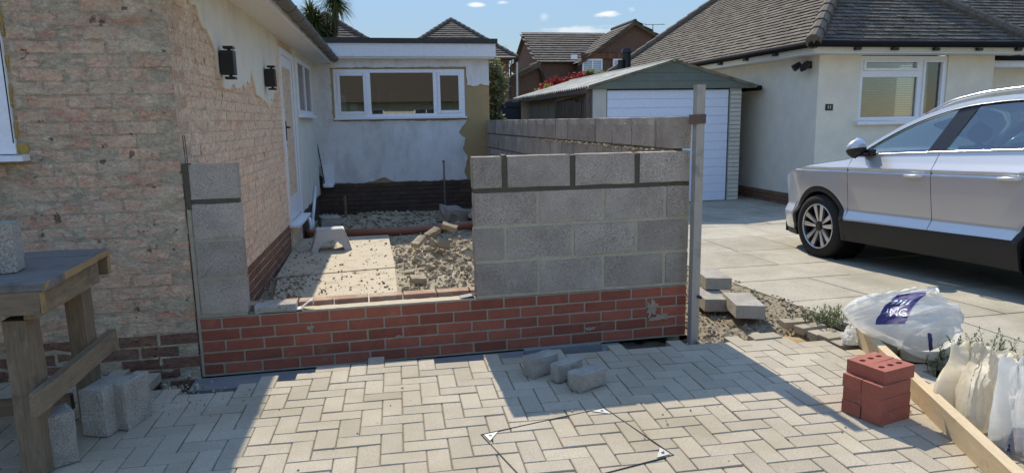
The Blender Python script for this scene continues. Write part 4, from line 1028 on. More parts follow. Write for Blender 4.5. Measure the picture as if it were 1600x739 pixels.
# gable boards, apex above the middle
AX, AZ, EZ = 5.27, 2.385, 1.94
def gable_w(z): t = (z-EZ)/(AZ-EZ); return 3.72+(AX-3.72)*t, 6.86+(AX-6.86)*t
for (z0, z1, yo) in ((1.935, 2.055, -.055), (2.058, 2.20, -.048), (2.203, AZ-.005, -.041)):
    a0, b0 = gable_w(z0); a1, b1 = gable_w(z1)
    mb = MB(); mb.prism([(a0-go.x, z0-go.z), (b0-go.x, z0-go.z), (b1-go.x, z1-go.z), (a1-go.x, z1-go.z)], 'y', yo, yo+.03); bld('gable_board', mb, m_greenboard, ga)
# corrugated roof sheets, two slopes
def corr(x0, z0, x1, z1, name):
    mb = MB(); n = 90
    def f(u, v):
        y = YG-.10+u*6.15; off = .018*cos(u*6.15/.146*2*pi); nx, nz = -(z1-z0), (x1-x0); l_ = math.hypot(nx, nz)
        return G((x0+(x1-x0)*v+nx/l_*off*(1 if x1 > x0 else -1), y, z0+(z1-z0)*v+abs(nz)/l_*off))
    mb.grid(f, 252, 2); bot = MB()
    def f2(u, v):
        p_ = f(u, v); return Vector((p_.x, p_.y, p_.z-.010))
    mb.grid(f2, 252, 2); o = bld(name, mb, m_asb, ga, True)
corr(3.74, EZ+.035, AX, AZ+.02, 'roof_sheet'); corr(6.92, EZ+.015, AX, AZ+.03, 'roof_sheet')
mb = MB(); mb.tube([G((AX, YG-.11, AZ+.025)), G((AX, 17.5, AZ+.025))], .032, 8); bld('ridge_cap', mb, m_asb, ga)
mb = MB(); mb.tube([G((6.93, YG-.1, EZ-.01)), G((6.93, 17.5, EZ-.01))], .045, 8); bld('gutter', mb, m_matblk, ga)
mb = MB(); mb.b2(G((3.70, YG+.05, EZ-.075)), G((3.76, 17.4, EZ-.01))); bld('eave_board', mb, m_fencewood, ga)

# dark gate panel beyond the garage
gt = empty('dark_gate', 'dark slate-coloured gate panel at the far end of the garage', 'gate', (3.35, 16.2, 0))
m_gate = plain('dark_gate_paint', (.035, .037, .045), .6, .3)
mb = MB(); mb.b2((-.28, 0, -.3), (.27, .03, 1.82)); bld('panel', mb, m_gate, gt)
for (a, b, c, d) in ((-.32, -.28, -.3, 1.9), (.27, .31, -.3, 1.9), (-.28, .27, 1.75, 1.86)):
    mb = MB(); mb.b2((a, -.03, c), (b, .05, d)); bld('frame', mb, m_gate, gt)
mb = MB(); mb.b2((-.34, -.05, 1.90), (.33, .07, 1.925)); bld('capping', mb, m_panelgrey, gt)
fr_ = empty('boundary_fence', 'weathered wooden fence between the extension and the dark gate', 'fence', (2.6, 16.3, 0))
for i in range(8):
    mb = MB(); mb.b2((-.52+i*.125, 0, -.3), (-.40+i*.125, .02, 1.55+random.uniform(-.02, .02))); bld('board', mb, m_fencewood, fr_)

# ================================================================== NEIGHBOUR'S HOUSE (number 11)
NX, NY = 7.02, 9.81; nh = empty('neighbour_house', 'cream rendered bungalow with brown tiled hipped roof on the right', 'house', (NX, NY, ZD)); no_ = Vector((NX, NY, ZD))
def Hh(v): return Vector(v)-no_
WZ = 2.36; wa, wb, wc, wd = 7.77, 9.40, 1.30, 2.352
mb = MB()
mb.b2(Hh((NX, NY, ZD+.2)), Hh((wa, NY+.25, WZ))); mb.b2(Hh((wb, NY, ZD+.2)), Hh((10.30, NY+.25, WZ))); mb.b2(Hh((wa, NY, ZD+.2)), Hh((wb, NY+.25, wc)))
mb.b2(Hh((NX, NY+.25, ZD+.2)), Hh((NX+.25, 18.6, WZ))); mb.b2(Hh((10.05, NY+.25, ZD+.2)), Hh((10.30, 10.45, WZ))); mb.b2(Hh((10.30, 10.45, ZD+.2)), Hh((15, 10.7, WZ)))
mb.b2(Hh((NX+.25, 18.3, ZD+.2)), Hh((15, 18.6, WZ)))
bld('wall', mb, m_cream, nh)
mb = MB(); mb.b2(Hh((NX-.004, NY-.004, ZD-.2)), Hh((10.304, NY+.2, ZD+.197))); mb.b2(Hh((NX-.004, NY+.2, ZD-.2)), Hh((NX+.2, 18.6, ZD+.197))); mb.b2(Hh((10.3, 10.44, ZD-.2)), Hh((15, 10.6, ZD+.197)))
npl = bld('plinth', mb, m_darkplinth, nh)
pbk = bevel_mesh('brick', (.02, .215, .062), m_plinthbrick, .003, .002)
for c in range(3):
    y = NY+.01+(.11 if c % 2 else 0)
    while y < 13: obj('brick', pbk, npl, Hh((NX-.008+random.uniform(-.003, .003), y+.11, ZD+.02+c*.073)), (0, 0, 0)); y += .225
mb = MB(); mb.b2(Hh((NX-.34, NY-.34, 2.385)), Hh((10.66, NY-.32, 2.50))); mb.b2(Hh((NX-.34, NY-.32, 2.385)), Hh((NX-.32, 19.0, 2.50))); mb.b2(Hh((10.64, NY-.32, 2.385)), Hh((10.66, 10.2, 2.50))); bld('fascia', mb, mat('cream_fascia', (.66, .66, .60), (.60, .60, .55), 6, .6, .1), nh)
mb = MB(); mb.b2(Hh((NX-.32, NY-.32, 2.362)), Hh((10.64, NY+.02, 2.384))); mb.b2(Hh((NX-.32, NY+.02, 2.362)), Hh((NX+.02, 19.0, 2.384))); bld('soffit', mb, m_soffit, nh)
mb = MB(); mb.b2(Hh((10.30, 10.1, 2.20)), Hh((15, 10.12, 2.31))); mb.b2(Hh((10.30, 10.121, 2.19)), Hh((15, 10.46, 2.2))); bld('lower_fascia', mb, m_fascia, nh)
# gutters with brackets
mb = MB(); mb.tube([Hh((NX-.38, NY-.40, 2.49)), Hh((10.70, NY-.40, 2.495))], .05, 10); mb.tube([Hh((NX-.39, NY-.38, 2.49)), Hh((NX-.39, 19.0, 2.49))], .05, 10); ng = bld('gutter', mb, m_matblk, nh)
for x in (7.35, 8.0, 8.75, 9.55, 10.3):
    mb = MB(); mb.b2(Hh((x, NY-.40, 2.40)), Hh((x+.1, NY-.342, 2.44)), 0, .005); bld('gutter_bracket', mb, m_black, ng)
for y in (10.4, 11.3, 12.2, 13.2, 14.3):
    mb = MB(); mb.b2(Hh((NX-.40, y, 2.40)), Hh((NX-.342, y+.1, 2.44)), 0, .005); bld('gutter_bracket', mb, m_black, ng)
mb = MB(); mb.tube([Hh((10.30, 10.07, 2.35)), Hh((15, 10.07, 2.35))], .05, 10); bld('gutter', mb, m_matblk, nh)
mb = MB(); mb.tube([Hh((10.36, 10.38, 2.3)), Hh((10.36, 10.38, -.1))], .035, 10); bld('downpipe', mb, m_upvc, nh)
# window
mb = MB(); f_ = .06; y0_, y1_ = NY+.02, NY+.09; mu = 8.90
for q in ((wa+.003, wc+.03, wa+f_, wd-.003), (wb-f_, wc+.03, wb-.003, wd-.003), (wa+f_, wd-f_, wb-f_, wd-.003), (wa+f_, wc+.03, wb-f_, wc+.03+f_), (mu-.045, wc+.03+f_, mu+.045, wd-f_), (wa+f_, 2.02, mu-.045, 2.12)): mb.b2(Hh((q[0], y0_, q[1])), Hh((q[2], y1_, q[3])))
nwn = bld('window', mb, m_upvc, nh)
for (a, b, c, d) in ((wa+f_, mu-.045, 2.12, wd-f_), (mu+.045, wb-f_, wc+.03+f_, wd-f_)):
    mb = MB(); s_ = .04
    for q in ((a, c, a+s_, d), (b-s_, c, b, d), (a+s_, d-s_, b-s_, d), (a+s_, c, b-s_, c+s_)): mb.b2(Hh((q[0]+.001, y0_-.02, q[1]+.001)), Hh((q[2]-.001, y0_+.03, q[3]-.001)))
    bld('casement', mb, m_upvc, nwn)
for (a, b, c, d) in ((wa+f_, mu-.045, 2.12, wd-f_), (wa+f_, mu-.045, wc+.03+f_, 2.02), (mu+.045, wb-f_, wc+.03+f_, wd-f_)):
    mb = MB(); mb.b2(Hh((a, NY+.05, c)), Hh((b, NY+.056, d))); bld('pane', mb, m_glass, nwn)
mb = MB(); mb.b2(Hh((wa-.05, NY-.07, wc-.03)), Hh((wb+.05, NY+.09, wc+.027))); bld('window_sill', mb, m_upvc, nwn)
m_blind = plain('blind_slat', (.26, .24, .19), .7)
for i in range(34):
    mb = MB(); z = wc+.08+i*.029; mb.box(Hh(((wa+wb)/2, NY+.14, z)), (wb-wa-.1, .024, .002), Euler((.45, 0, 0)).to_matrix()); bld('blind_slat', mb, m_blind, nwn)
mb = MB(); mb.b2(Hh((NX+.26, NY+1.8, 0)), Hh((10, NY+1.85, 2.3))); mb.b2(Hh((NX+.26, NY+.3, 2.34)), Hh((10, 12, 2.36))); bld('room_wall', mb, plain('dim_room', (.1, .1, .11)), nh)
# number plate and security light
npq = tag(obj('number_plate', None, None, (7.235, NY-.012, 1.555)), 'black number plate reading 11 on the cream wall', 'sign')
mb = MB(); mb.b2((-.065, 0, -.05), (.065, .011, .05)); bld('plate', mb, m_black, npq)
for dx in (-.02, .02):
    mb = MB(); mb.b2((dx-.006, -.003, -.026), (dx+.006, -.0002, .026)); mb.b2((dx-.014, -.003, .014), (dx-.0061, -.0002, .022)); bld('digit', mb, plain('digit_paint', (.55, .55, .5), .6), npq)
slg = empty('security_light', 'twin-headed black security light under the eaves of the cream house', 'lamp', (6.97, 10.05, 2.22))
mb = MB(); mb.b2((-.02, -.06, -.05), (.05, .06, .06)); bld('base', mb, m_black, slg)
for dy in (-.10, .10):
    mb = MB(); mb.tube([(-.02, dy*.3, 0), (-.07, dy, .01)], .015, 8); mb.tube([(-.05, dy, .03), (-.15, dy*1.3, -.04)], [.045, .06], 12); bld('lamp_head', mb, m_black, slg)
mb = MB(); mb.tube([(-.02, 0, -.03), (-.10, 0, -.07)], .035, 10); bld('sensor', mb, m_black, slg)

# ---- tiled roofs --------------------------------------------------------------
def tiles(mb, o, u, v, inside, ulen, vlen, tw=.165, gauge=.105, th=.022, lift=.020, seed=1, jit=.006):
    """courses of overlapping tiles on the plane o + a*u + b*v (u along the eaves, v up the slope)"""
    rnd = random.Random(seed); o, u, v = Vector(o), Vector(u).normalized(), Vector(v).normalized(); n = u.cross(v).normalized()
    if n.z < 0: n = -n
    r = 0; b = 0.0
    while b < vlen:
        a = -(tw/2 if r % 2 else 0)
        while a < ulen:
            if inside(a+tw/2, b+gauge/2):
                l0 = lift+th*.5+rnd.uniform(-jit, jit)*.6; l1 = rnd.uniform(0, .004); sk = rnd.uniform(-.004, .004); bb = b+rnd.uniform(-jit, jit)
                p0 = o+u*(a+.003)+v*bb; p1 = o+u*(a+tw-.003)+v*(bb+sk); q0 = o+u*(a+.003)+v*(bb+gauge*1.5); q1 = o+u*(a+tw-.003)+v*(bb+gauge*1.5)
                vs = [p0+n*(l0-th*.6), p1+n*(l0-th*.6), q1-n*.004, q0-n*.004, p0+n*l0, p1+n*l0, q1+n*(l1+.002), q0+n*(l1+.002)]
                mb.add(vs, [(0, 1, 5, 4), (4, 5, 6, 7), (0, 4, 7, 3), (1, 2, 6, 5)])
            a += tw
        b += gauge; r += 1
XE, YE, ZE, YB, XRR = 6.64, 9.44, 2.50, 19.0, 10.70; S = .8
# left slope: eaves along x = XE, from YE to YB, hips at 45 degrees in plan
sl_ = sqrt(1+S*S); run = 4.4
rfm = MB(); rfm.add([Hh(v) for v in ((XE, YE, ZE), (XE, YB, ZE), (XE+run, YB-run, ZE+S*run), (XE+run, YE+run, ZE+S*run))], [(0, 1, 2, 3)])
xm = (XRR-XE)/2
rfm.add([Hh(v) for v in ((XE, YE, ZE), (XRR, YE, ZE), (XRR-xm, YE+xm, ZE+S*xm))], [(0, 1, 2)])
rfm.add([Hh(v) for v in ((XRR, YE, ZE), (XRR, YE+2.6, ZE), (XRR-xm, YE+2.6+xm, ZE+S*xm), (XRR-xm, YE+xm, ZE+S*xm))], [(0, 1, 2, 3)])
rfm.add([Hh(v) for v in ((9.6, 10.05, 2.36), (16, 10.05, 2.36), (16, 14.2, 2.36+.8*4.15), (9.6, 14.2, 2.36+.8*4.15))], [(0, 1, 2, 3)])
rfm.add([Hh(v) for v in ((16, 14.2, 5.67), (16, YB, 2.5), (XE, YB, 2.5), (XE+run, YB-run, ZE+S*run), (XE+run, 14.2, 5.9))], [(0, 1, 2, 3, 4)])
roof = bld('roof', rfm, m_tile, nh, fix=False)
mb = MB()
tiles(mb, Hh((XE, YE, ZE)), (0, 1, 0), (1, 0, S), lambda a, b: b/sl_ < min(a, YB-YE-a)+.05 and b/sl_ < run, YB-YE, run*sl_, seed=2)
stuff(bld('left_slope_tile', mb, m_tile, roof, fix=False))
mb = MB()
tiles(mb, Hh((XE, YE, ZE)), (1, 0, 0), (0, 1, S), lambda a, b: b/sl_ < min(a, XRR-XE-a)+.05, XRR-XE, xm*sl_, seed=3)
stuff(bld('front_slope_tile', mb, m_tile, roof, fix=False))
mb = MB(); tiles(mb, Hh((9.9, 10.05, 2.36)), (1, 0, 0), (0, 1, .8), lambda a, b: b/sl_ > (10.75-9.9-a)*.9, 5, 5, seed=4)
stuff(bld('rear_slope_tile', mb, m_tile, roof, fix=False))
def hip_tiles(p0, p1, n, r, parent, m, off):
    p0, p1 = Vector(p0), Vector(p1); d = (p1-p0)/n
    for i in range(n):
        mb = MB(); a = p0+d*i; mb.tube([off(a), off(a+d*1.15)], [r*1.12, r*.92], 10); bld('hip_tile', mb, m, parent)
hip_tiles((XE-.02, YE-.02, ZE+.02), (XE+2.2, YE+2.2, ZE+.02+S*2.2), 12, .105, roof, m_tile, Hh)
hip_tiles((XRR+.02, YE-.02, ZE+.02), (XRR-2.0, YE+2.0, ZE+.02+S*2.0), 11, .105, roof, m_tile, Hh)
hip_tiles((XE, YB, ZE+.02), (XE+run, YB-run, ZE+.02+S*run), 22, .12, roof, m_tile, Hh)

# flue behind the garage roof
fl = empty('flue_pipe', 'black flue pipe with a cowl above the garage roof', 'flue', (6.47, 17.0, 2.1))
_w = 17.0
mb = MB(); mb.tube([(0, 0, -.5), (0, 0, .80)], .075, 10); bld('pipe', mb, m_black, fl)
mb = MB(); mb.tube([(.17, .05, .35), (.17, .05, .98)], .11, 10); mb.tube([(.17, .05, .98), (.17, .05, 1.08)], [.15, .11], 10); bld('cowl', mb, m_black, fl)

# ================================================================== BACKGROUND HOUSES
def hz(px): return px
# house A: hipped/gabled roof behind the extension
def house_far(name, label, x0, x1, y0, y1, ze, za, axis, wallm, tilem, tw=.3, ga_=.3, rise_off=0, grp=None):
    h = empty(name, label, 'house', ((x0+x1)/2, y0, -.3), 0, None); o = Vector(((x0+x1)/2, y0, -.3))
    K = lambda v: Vector(v)-o
    mb = MB(); mb.b2(K((x0+.2, y0+.2, -.3)), K((x1-.2, y1-.2, ze)))
    wl = bld('wall', mb, wallm, h)
    if axis == 'y':    # ridge runs away from us, gable faces the camera
        xm_ = (x0+x1)/2+rise_off
        mb = MB(); mb.add([K(v) for v in ((x0, y0, ze), (xm_, y0, za), (xm_, y1, za), (x0, y1, ze), (x1, y0, ze), (x1, y1, ze))], [(0, 1, 2, 3), (1, 4, 5, 2)])
        rf_ = bld('roof', mb, tilem, h, fix=False)
        mb = MB(); mb.prism([(x0+.22-o.x, ze+.001-o.z), (x1-.22-o.x, ze+.001-o.z), (xm_-o.x, za-.05-o.z)], 'y', .2, .3); bld('gable', mb, wallm, h)
        mb = MB(); mb.tube([K((xm_, y0-.02, za+.0)), K((xm_, y1, za+.0))], .11, 8); bld('ridge', mb, tilem, rf_)
        for (xa, dx) in ((x0, 1), (x1, -1)):
            mb = MB(); sl = math.hypot(xm_-xa, za-ze); tiles(mb, K((xa, y0, ze)), (0, 1, 0), (xm_-xa, 0, za-ze), lambda a, b: b < sl-ga_*.8, y1-y0, sl, tw, ga_, .04, .03, 5)
            stuff(bld('roof_tile', mb, tilem, rf_, fix=False))
            mb = MB(); mb.prism([(xa-.02*dx-o.x, ze-.16-o.z), (xa-.02*dx-o.x, ze+.02-o.z), (xm_-o.x, za+.02-o.z), (xm_-o.x, za-.18-o.z)], 'y', -.03, .0); bld('verge', mb, m_tile_far, rf_)
    else:
        ym = (y0+y1)/2
        mb = MB(); mb.add([K(v) for v in ((x0, y0, ze), (x1, y0, ze), (x1, ym, za), (x0, ym, za), (x0, y1, ze), (x1, y1, ze))], [(0, 1, 2, 3), (3, 2, 5, 4)])
        rf_ = bld('roof', mb, tilem, h, fix=False)
        mb = MB(); sl = math.hypot(ym-y0, za-ze); tiles(mb, K((x0, y0, ze)), (1, 0, 0), (0, ym-y0, za-ze), lambda a, b: True, x1-x0, sl, tw, ga_, .05, .04, 6)
        stuff(bld('roof_tile', mb, tilem, rf_, fix=False))
        mb = MB(); mb.prism([(y0+.2-o.y, ze-o.z+.001), (y1-.2-o.y, ze-o.z+.001), (ym-o.y, za-.1-o.z)], 'x', x0+.2-o.x, x0+.3-o.x); bld('gable', mb, wallm, h); mb = MB(); mb.prism([(y0+.2-o.y, ze-o.z+.001), (y1-.2-o.y, ze-o.z+.001), (ym-o.y, za-.1-o.z)], 'x', x1-.3-o.x, x1-.2-o.x); bld('gable', mb, wallm, h)
    return h, K, rf_
def hip_house(name, label, xl, xr, y0, ze, xa, za, depth=9, run_=3.2):
    h = empty(name, label, 'house', (xa, y0, -.3)); o = Vector((xa, y0, -.3)); K = lambda v: Vector(v)-o
    mb = MB(); mb.b2(K((xl+.3, y0+.3, -.3)), K((xr-.3, y0+depth, ze))); bld('wall', mb, m_farbrick, h)
    A = Vector((xa, y0+run_, za)); B = Vector((xa, y0+depth, za))
    mb = MB(); mb.add([K(v) for v in ((xl, y0, ze), (xr, y0, ze), A, B, (xl, y0+depth, ze), (xr, y0+depth, ze))], [(0, 1, 2), (0, 2, 3, 4), (1, 5, 3, 2)]); rf_ = bld('roof', mb, m_tile_far, h, fix=False)
    sl = math.hypot(run_, za-ze); mb = MB()
    tiles(mb, K((xl, y0, ze)), (1, 0, 0), (0, run_, za-ze), lambda a, b: (xa-xl)*b/sl < a < (xr-xl)-(xr-xa)*b/sl, xr-xl, sl, .25, .2, .03, .03, 7); stuff(bld('roof_tile', mb, m_tile_far, rf_, fix=False))
    hip_tiles((xl, y0, ze), A, 14, .1, rf_, m_tile_far, K); hip_tiles((xr, y0, ze), A, 14, .1, rf_, m_tile_far, K)
    mb = MB(); mb.tube([K((xl-.05, y0-.06, ze-.03)), K((xr+.05, y0-.06, ze-.03))], .06, 8); mb.tube([K((xr+.02, y0-.05, ze-.05)), K((xr-.25, y0+.22, ze-.35)), K((xr-.25, y0+.22, -.3))], .04, 8); bld('gutter', mb, m_black, h)
    return h
hip_house('hipped_house', 'dark hipped tile roof rising behind the middle of the extension', 1.2, 6.22, 28, 3.93, 3.95, 5.83)
hip_house('hipped_house', 'dark roof slope half hidden behind the palm', -4.6, 1.65, 29, 3.9, -1.45, 6.15)
h2, K2, r2 = house_far('brown_house', 'brown brick house with a pantiled roof behind the garage', 8.55, 13.2, 34, 40.5, 4.22, 5.95, 'x', m_farbrick, m_tile_pan, .3, .3)
h3, K3, r3 = house_far('gabled_house', 'brown gabled house with hanging tiles and white framed windows', 10.35, 17.1, 33, 36.2, 4.1, 6.13, 'y', m_farbrick, m_tile_far, .3, .3, -.45)
mb = MB(); mb.b2(K3((10.55, 33.12, 4.34)), K3((16.8, 33.19, 4.60))); hb = bld('tile_band', mb, m_hangtile, h3)
htm = bevel_mesh('hanging_tile', (.15, .02, .25), m_hangtile, .004, .002)
for i in range(40): obj('hanging_tile', htm, hb, K3((10.65+i*.155, 33.10, 4.47)))
for (xa, xb, nm) in ((10.60, 11.63, 0), (12.18, 13.25, 0)):
    mb = MB(); z0, z1 = 3.45, 4.33
    for q in ((xa, z0, xa+.07, z1), (xb-.07, z0, xb, z1), (xa+.07, z1-.07, xb-.07, z1), (xa+.07, z0, xb-.07, z0+.07), ((xa+xb)/2-.035, z0+.07, (xa+xb)/2+.035, z1-.07)): mb.b2(K3((q[0], 33.08, q[1])), K3((q[2], 33.16, q[3])))
    wv = bld('window', mb, m_upvc, h3)
    mb = MB(); mb.b2(K3((xa+.07, 33.13, z0+.07)), K3((xb-.07, 33.15, z1-.07))); bld('pane', mb, plain('blue_pane', (.10, .15, .20), .1, .7), wv)
    sm_ = bevel_mesh('blind_slat', (xb-xa-.15, .012, .07), plain('pale_blind', (.52, .60, .66), .6), .002)
    for i in range(8): obj('blind_slat', sm_, wv, K3(((xa+xb)/2, 33.118, z0+.13+i*.093)))
mb = MB(); mb.b2(K3((10.0, 33.02, 4.30)), K3((10.32, 33.06, 4.52))); bld('bargeboard_end', mb, m_upvc, h3)
ae = empty('tv_aerial', 'thin television aerial on the gabled roof against the sky', 'aerial', (14.6, 34, 5.0))
mb = MB(); mb.tube([(0, 0, 0), (.05, 0, 1.12)], .02, 6); bld('mast', mb, m_gutter, ae)
mb = MB(); mb.tube([(-.38, 0, 1.10), (.75, .1, 1.14)], .014, 5); bld('boom', mb, m_gutter, ae)
for i in range(9):
    mb = MB(); mb.tube([(-.36+i*.12, -.12, 1.10+i*.005), (-.36+i*.12, .12, 1.10+i*.005)], .008, 4); bld('element', mb, m_gutter, ae)
mb = MB(); mb.tube([(-.38, 0, .98), (-.38, 0, 1.2)], .012, 4); bld('reflector', mb, m_gutter, ae)
lh, KL, rl = house_far('low_outbuilding', 'low brown gabled roof just right of the tall shrub', 5.75, 8.2, 31, 32.5, 2.95, 3.95, 'y', m_farbrick, m_tile_far, .3, .3, .9)
mb = MB(); mb.tube([(5.28, 24, -.3), (5.31, 24, 3.42)], .035, 8); tag(bld('thin_pole', mb, plain('pole_grey', (.42, .41, .38), .6)), 'thin grey pole standing right of the tall shrub', 'pole')
# house opposite (seen only mirrored in the windows)
op = empty('opposite_house', 'pale house across the road mirrored in the neighbour\'s window', 'house', (4, -22, 0))
mb = MB(); mb.b2((-16, -8, -.1), (20, 0, 2.7)); bld('wall', mb, m_cream, op)
mb = MB(); mb.prism([(.6, 2.7), (-8.6, 2.7), (-4, 6.2)], 'x', -16.5, 20.5); bld('roof', mb, m_tile_far, op)
for x in (-12, -7, -3.5, 0, 3.5, 7, 11, 16):
    for z in (1.0,):
        mb = MB(); mb.b2((x-.8, .0, z), (x+.8, .06, z+1.3)); wv = bld('window', mb, m_upvc, op); mb = MB(); mb.b2((x-.7, .0601, z+.1), (x-.03, .07, z+1.2)); mb.b2((x+.03, .0601, z+.1), (x+.7, .07, z+1.2)); bld('pane', mb, m_upvc_g, wv)

# ================================================================== VEGETATION
def leaf_cloud(mb, c, rad, n, size, seed=1, shell=.5, flat=1.0, lump=3, mi=0, asp=.5, up=0):
    rnd = random.Random(seed); c = Vector(c)
    for _ in range(n):
        while True:
            d = Vector((rnd.gauss(0, 1), rnd.gauss(0, 1), rnd.gauss(0, 1))).normalized()
            r = (shell+(1-shell)*rnd.random())*(.78+.42*noise.noise(d*lump+Vector((seed, 0, 0)))); break
        p_ = c+Vector((d.x*rad[0]*r, d.y*rad[1]*r, d.z*rad[2]*r)); s_ = size*rnd.uniform(.6, 1.4)
        M = Euler((rnd.uniform(0, 6.3), rnd.uniform(-.9, .9), rnd.uniform(0, 6.3))).to_matrix()
        vs = [M@Vector(v)+p_ for v in ((-s_, 0, 0), (0, -s_*asp, s_*.15), (s_, 0, 0), (0, s_*asp, s_*.15))]
        mb.add(vs, [(0, 1, 2, 3)], mi)
m_varieg = leafm('variegated_leaf', (.09, .12, .045), (.40, .37, .18)); m_dkleaf = leafm('dark_leaf', (.03, .045, .018), (.07, .085, .035))
m_redleaf = leafm('red_leaf', (.42, .035, .03), (.24, .03, .022), .35); m_yelleaf = leafm('yellow_green_leaf', (.36, .33, .04), (.18, .22, .04), .35); m_rosemary = leafm('grey_green_leaf', (.13, .17, .06), (.22, .25, .11)); m_palm = leafm('palm_leaf', (.035, .055, .015), (.13, .15, .035), .3)
sh = empty('tall_shrub', 'tall variegated shrub at the right corner of the extension', 'shrub', (2.62, 14, -.2))
mb = MB()
for i in range(9):
    z = .35+i*.29; leaf_cloud(mb, (.08*sin(i*2.1), .1*cos(i*1.3), z), (.36-.012*i+.04*sin(i), .4, .33), 900, .035, i+1, .45, lump=2.4)
bld('crown', mb, m_varieg, sh, fix=False)
mb = MB()
for i in range(5): leaf_cloud(mb, (0, 0, .3+i*.42), (.24, .3, .3), 500, .035, i+40, .2)
bld('inner_foliage', mb, m_dkleaf, sh, fix=False)
mb = MB(); mb.tube([(0, 0, -.1), (.03, 0, 1.2), (0, .05, 2.2)], [.05, .035, .015], 7); bld('trunk', mb, m_bark, sh)
def bush(name, label, loc, blobs, m, n, size, seed):
    b = empty(name, label, 'shrub', loc); mb = MB()
    for i, (x, y, z, r, h_) in enumerate(blobs): leaf_cloud(mb, (x, y, z), (r, r, h_), n, size, seed+i, .35, lump=3)
    bld('crown', mb, m, b, fix=False); mb = MB()
    for i, (x, y, z, r, h_) in enumerate(blobs): mb.tube([(x*.4, y, 0), (x, y, z)], [.04, .012], 6)
    bld('stem', mb, m_bark, b)
bush('red_shrub', 'bright red-leaved shrub showing over the garage roof', (6.05, 20, -.2), ((-.75, 0, 2.45, .35, .35), (-.35, .1, 2.62, .35, .33), (.05, 0, 2.70, .35, .33), (.4, .1, 2.78, .32, .3), (-.5, 0, 2.1, .5, .5), (.2, 0, 2.2, .5, .5)), m_redleaf, 800, .045, 60)
bush('yellow_shrub', 'yellow-green shrub left of the red shrub behind the garage', (5.15, 19.6, -.2), ((-.2, 0, 2.30, .22, .25), (.1, 0, 2.42, .22, .28), (.25, .1, 2.2, .25, .3)), m_yelleaf, 420, .04, 70)
bush('yellow_shrub', 'pale yellow-green shrub right of the red shrub below the windows', (6.85, 20.2, -.2), ((-.15, 0, 2.95, .25, .22), (.15, 0, 2.90, .25, .22), (0, 0, 2.6, .3, .35)), leafm('pale_yellow_leaf', (.36, .34, .12), (.22, .25, .08), .35), 420, .04, 75)
# cordyline palm over the extension roof
pa = empty('cordyline_palm', 'spiky green palm showing above the extension roof', 'palm', (-.98, 19, -.3))
mb = MB(); mb.tube([(0, 0, 0), (.05, 0, 2.2), (0, 0, 4.2)], [.16, .13, .11], 9); mb.tube([(.03, 0, 3.2), (.35, .1, 4.1), (.42, .1, 4.9)], [.10, .09, .08], 8); bld('trunk', mb, m_bark, pa)
rnd = random.Random(77); mb = MB()
def sword(mb, p, d, L, w_, droop):
    d = d.normalized(); s_ = d.cross(Vector((0, 0, 1)))
    if s_.length < .1: s_ = Vector((1, 0, 0))
    s_.normalize(); pts_ = []; vs = []
    for i in range(5):
        t = i/4; c = p+d*L*t-Vector((0, 0, droop*L*t*t)); ww = w_*(1-t)**.6*(.6+.4*min(1, t*4)); vs += [c-s_*ww, c+s_*ww]
    mb.add(vs, [(2*i, 2*i+1, 2*i+3, 2*i+2) for i in range(4)])
for (hx, hy, hz_, n, L) in ((-.1, 0, 4.45, 520, .62), (-.15, 0, 4.05, 330, .55), (.15, .1, 4.25, 300, .55), (.40, .1, 5.1, 420, .60), (-.25, .1, 4.75, 250, .5)):
    for _ in range(n):
        a = rnd.uniform(0, 2*pi); e = rnd.uniform(-.9, 1.35); d = Vector((cos(a)*cos(e), sin(a)*cos(e), sin(e)))
        sword(mb, Vector((hx, hy, hz_-.2+rnd.uniform(-.12, .12))), d, L*rnd.uniform(.75, 1.15), .017, rnd.uniform(.1, .55))
bld('crown', mb, m_palm, pa, fix=False)
# bare tree far behind
bt = empty('bare_tree', 'leafless tree far off between the two dark roofs', 'tree', (10.2, 45, -.3)); mb = MB(); rnd = random.Random(5)
def branch(p, d, L, r, k):
    q = p+d*L; mb.tube([p, (p+q)/2+Vector((rnd.uniform(-.1, .1), 0, rnd.uniform(-.05, .05)))*L*.4, q], [r, r*.85, r*.65], 5, False)
    if k == 0: return
    for _ in range(3 if k > 1 else 4):
        nd = (d+Vector((rnd.gauss(0, .45), rnd.gauss(0, .45), rnd.gauss(.1, .3)))).normalized(); branch(p+d*L*rnd.uniform(.5, 1), nd, L*rnd.uniform(.55, .8), r*.55, k-1)
branch(Vector((0, 0, 0)), Vector((.02, 0, 1)), 2.8, .16, 5); bld('trunk', mb, m_bark, bt, fix=False)
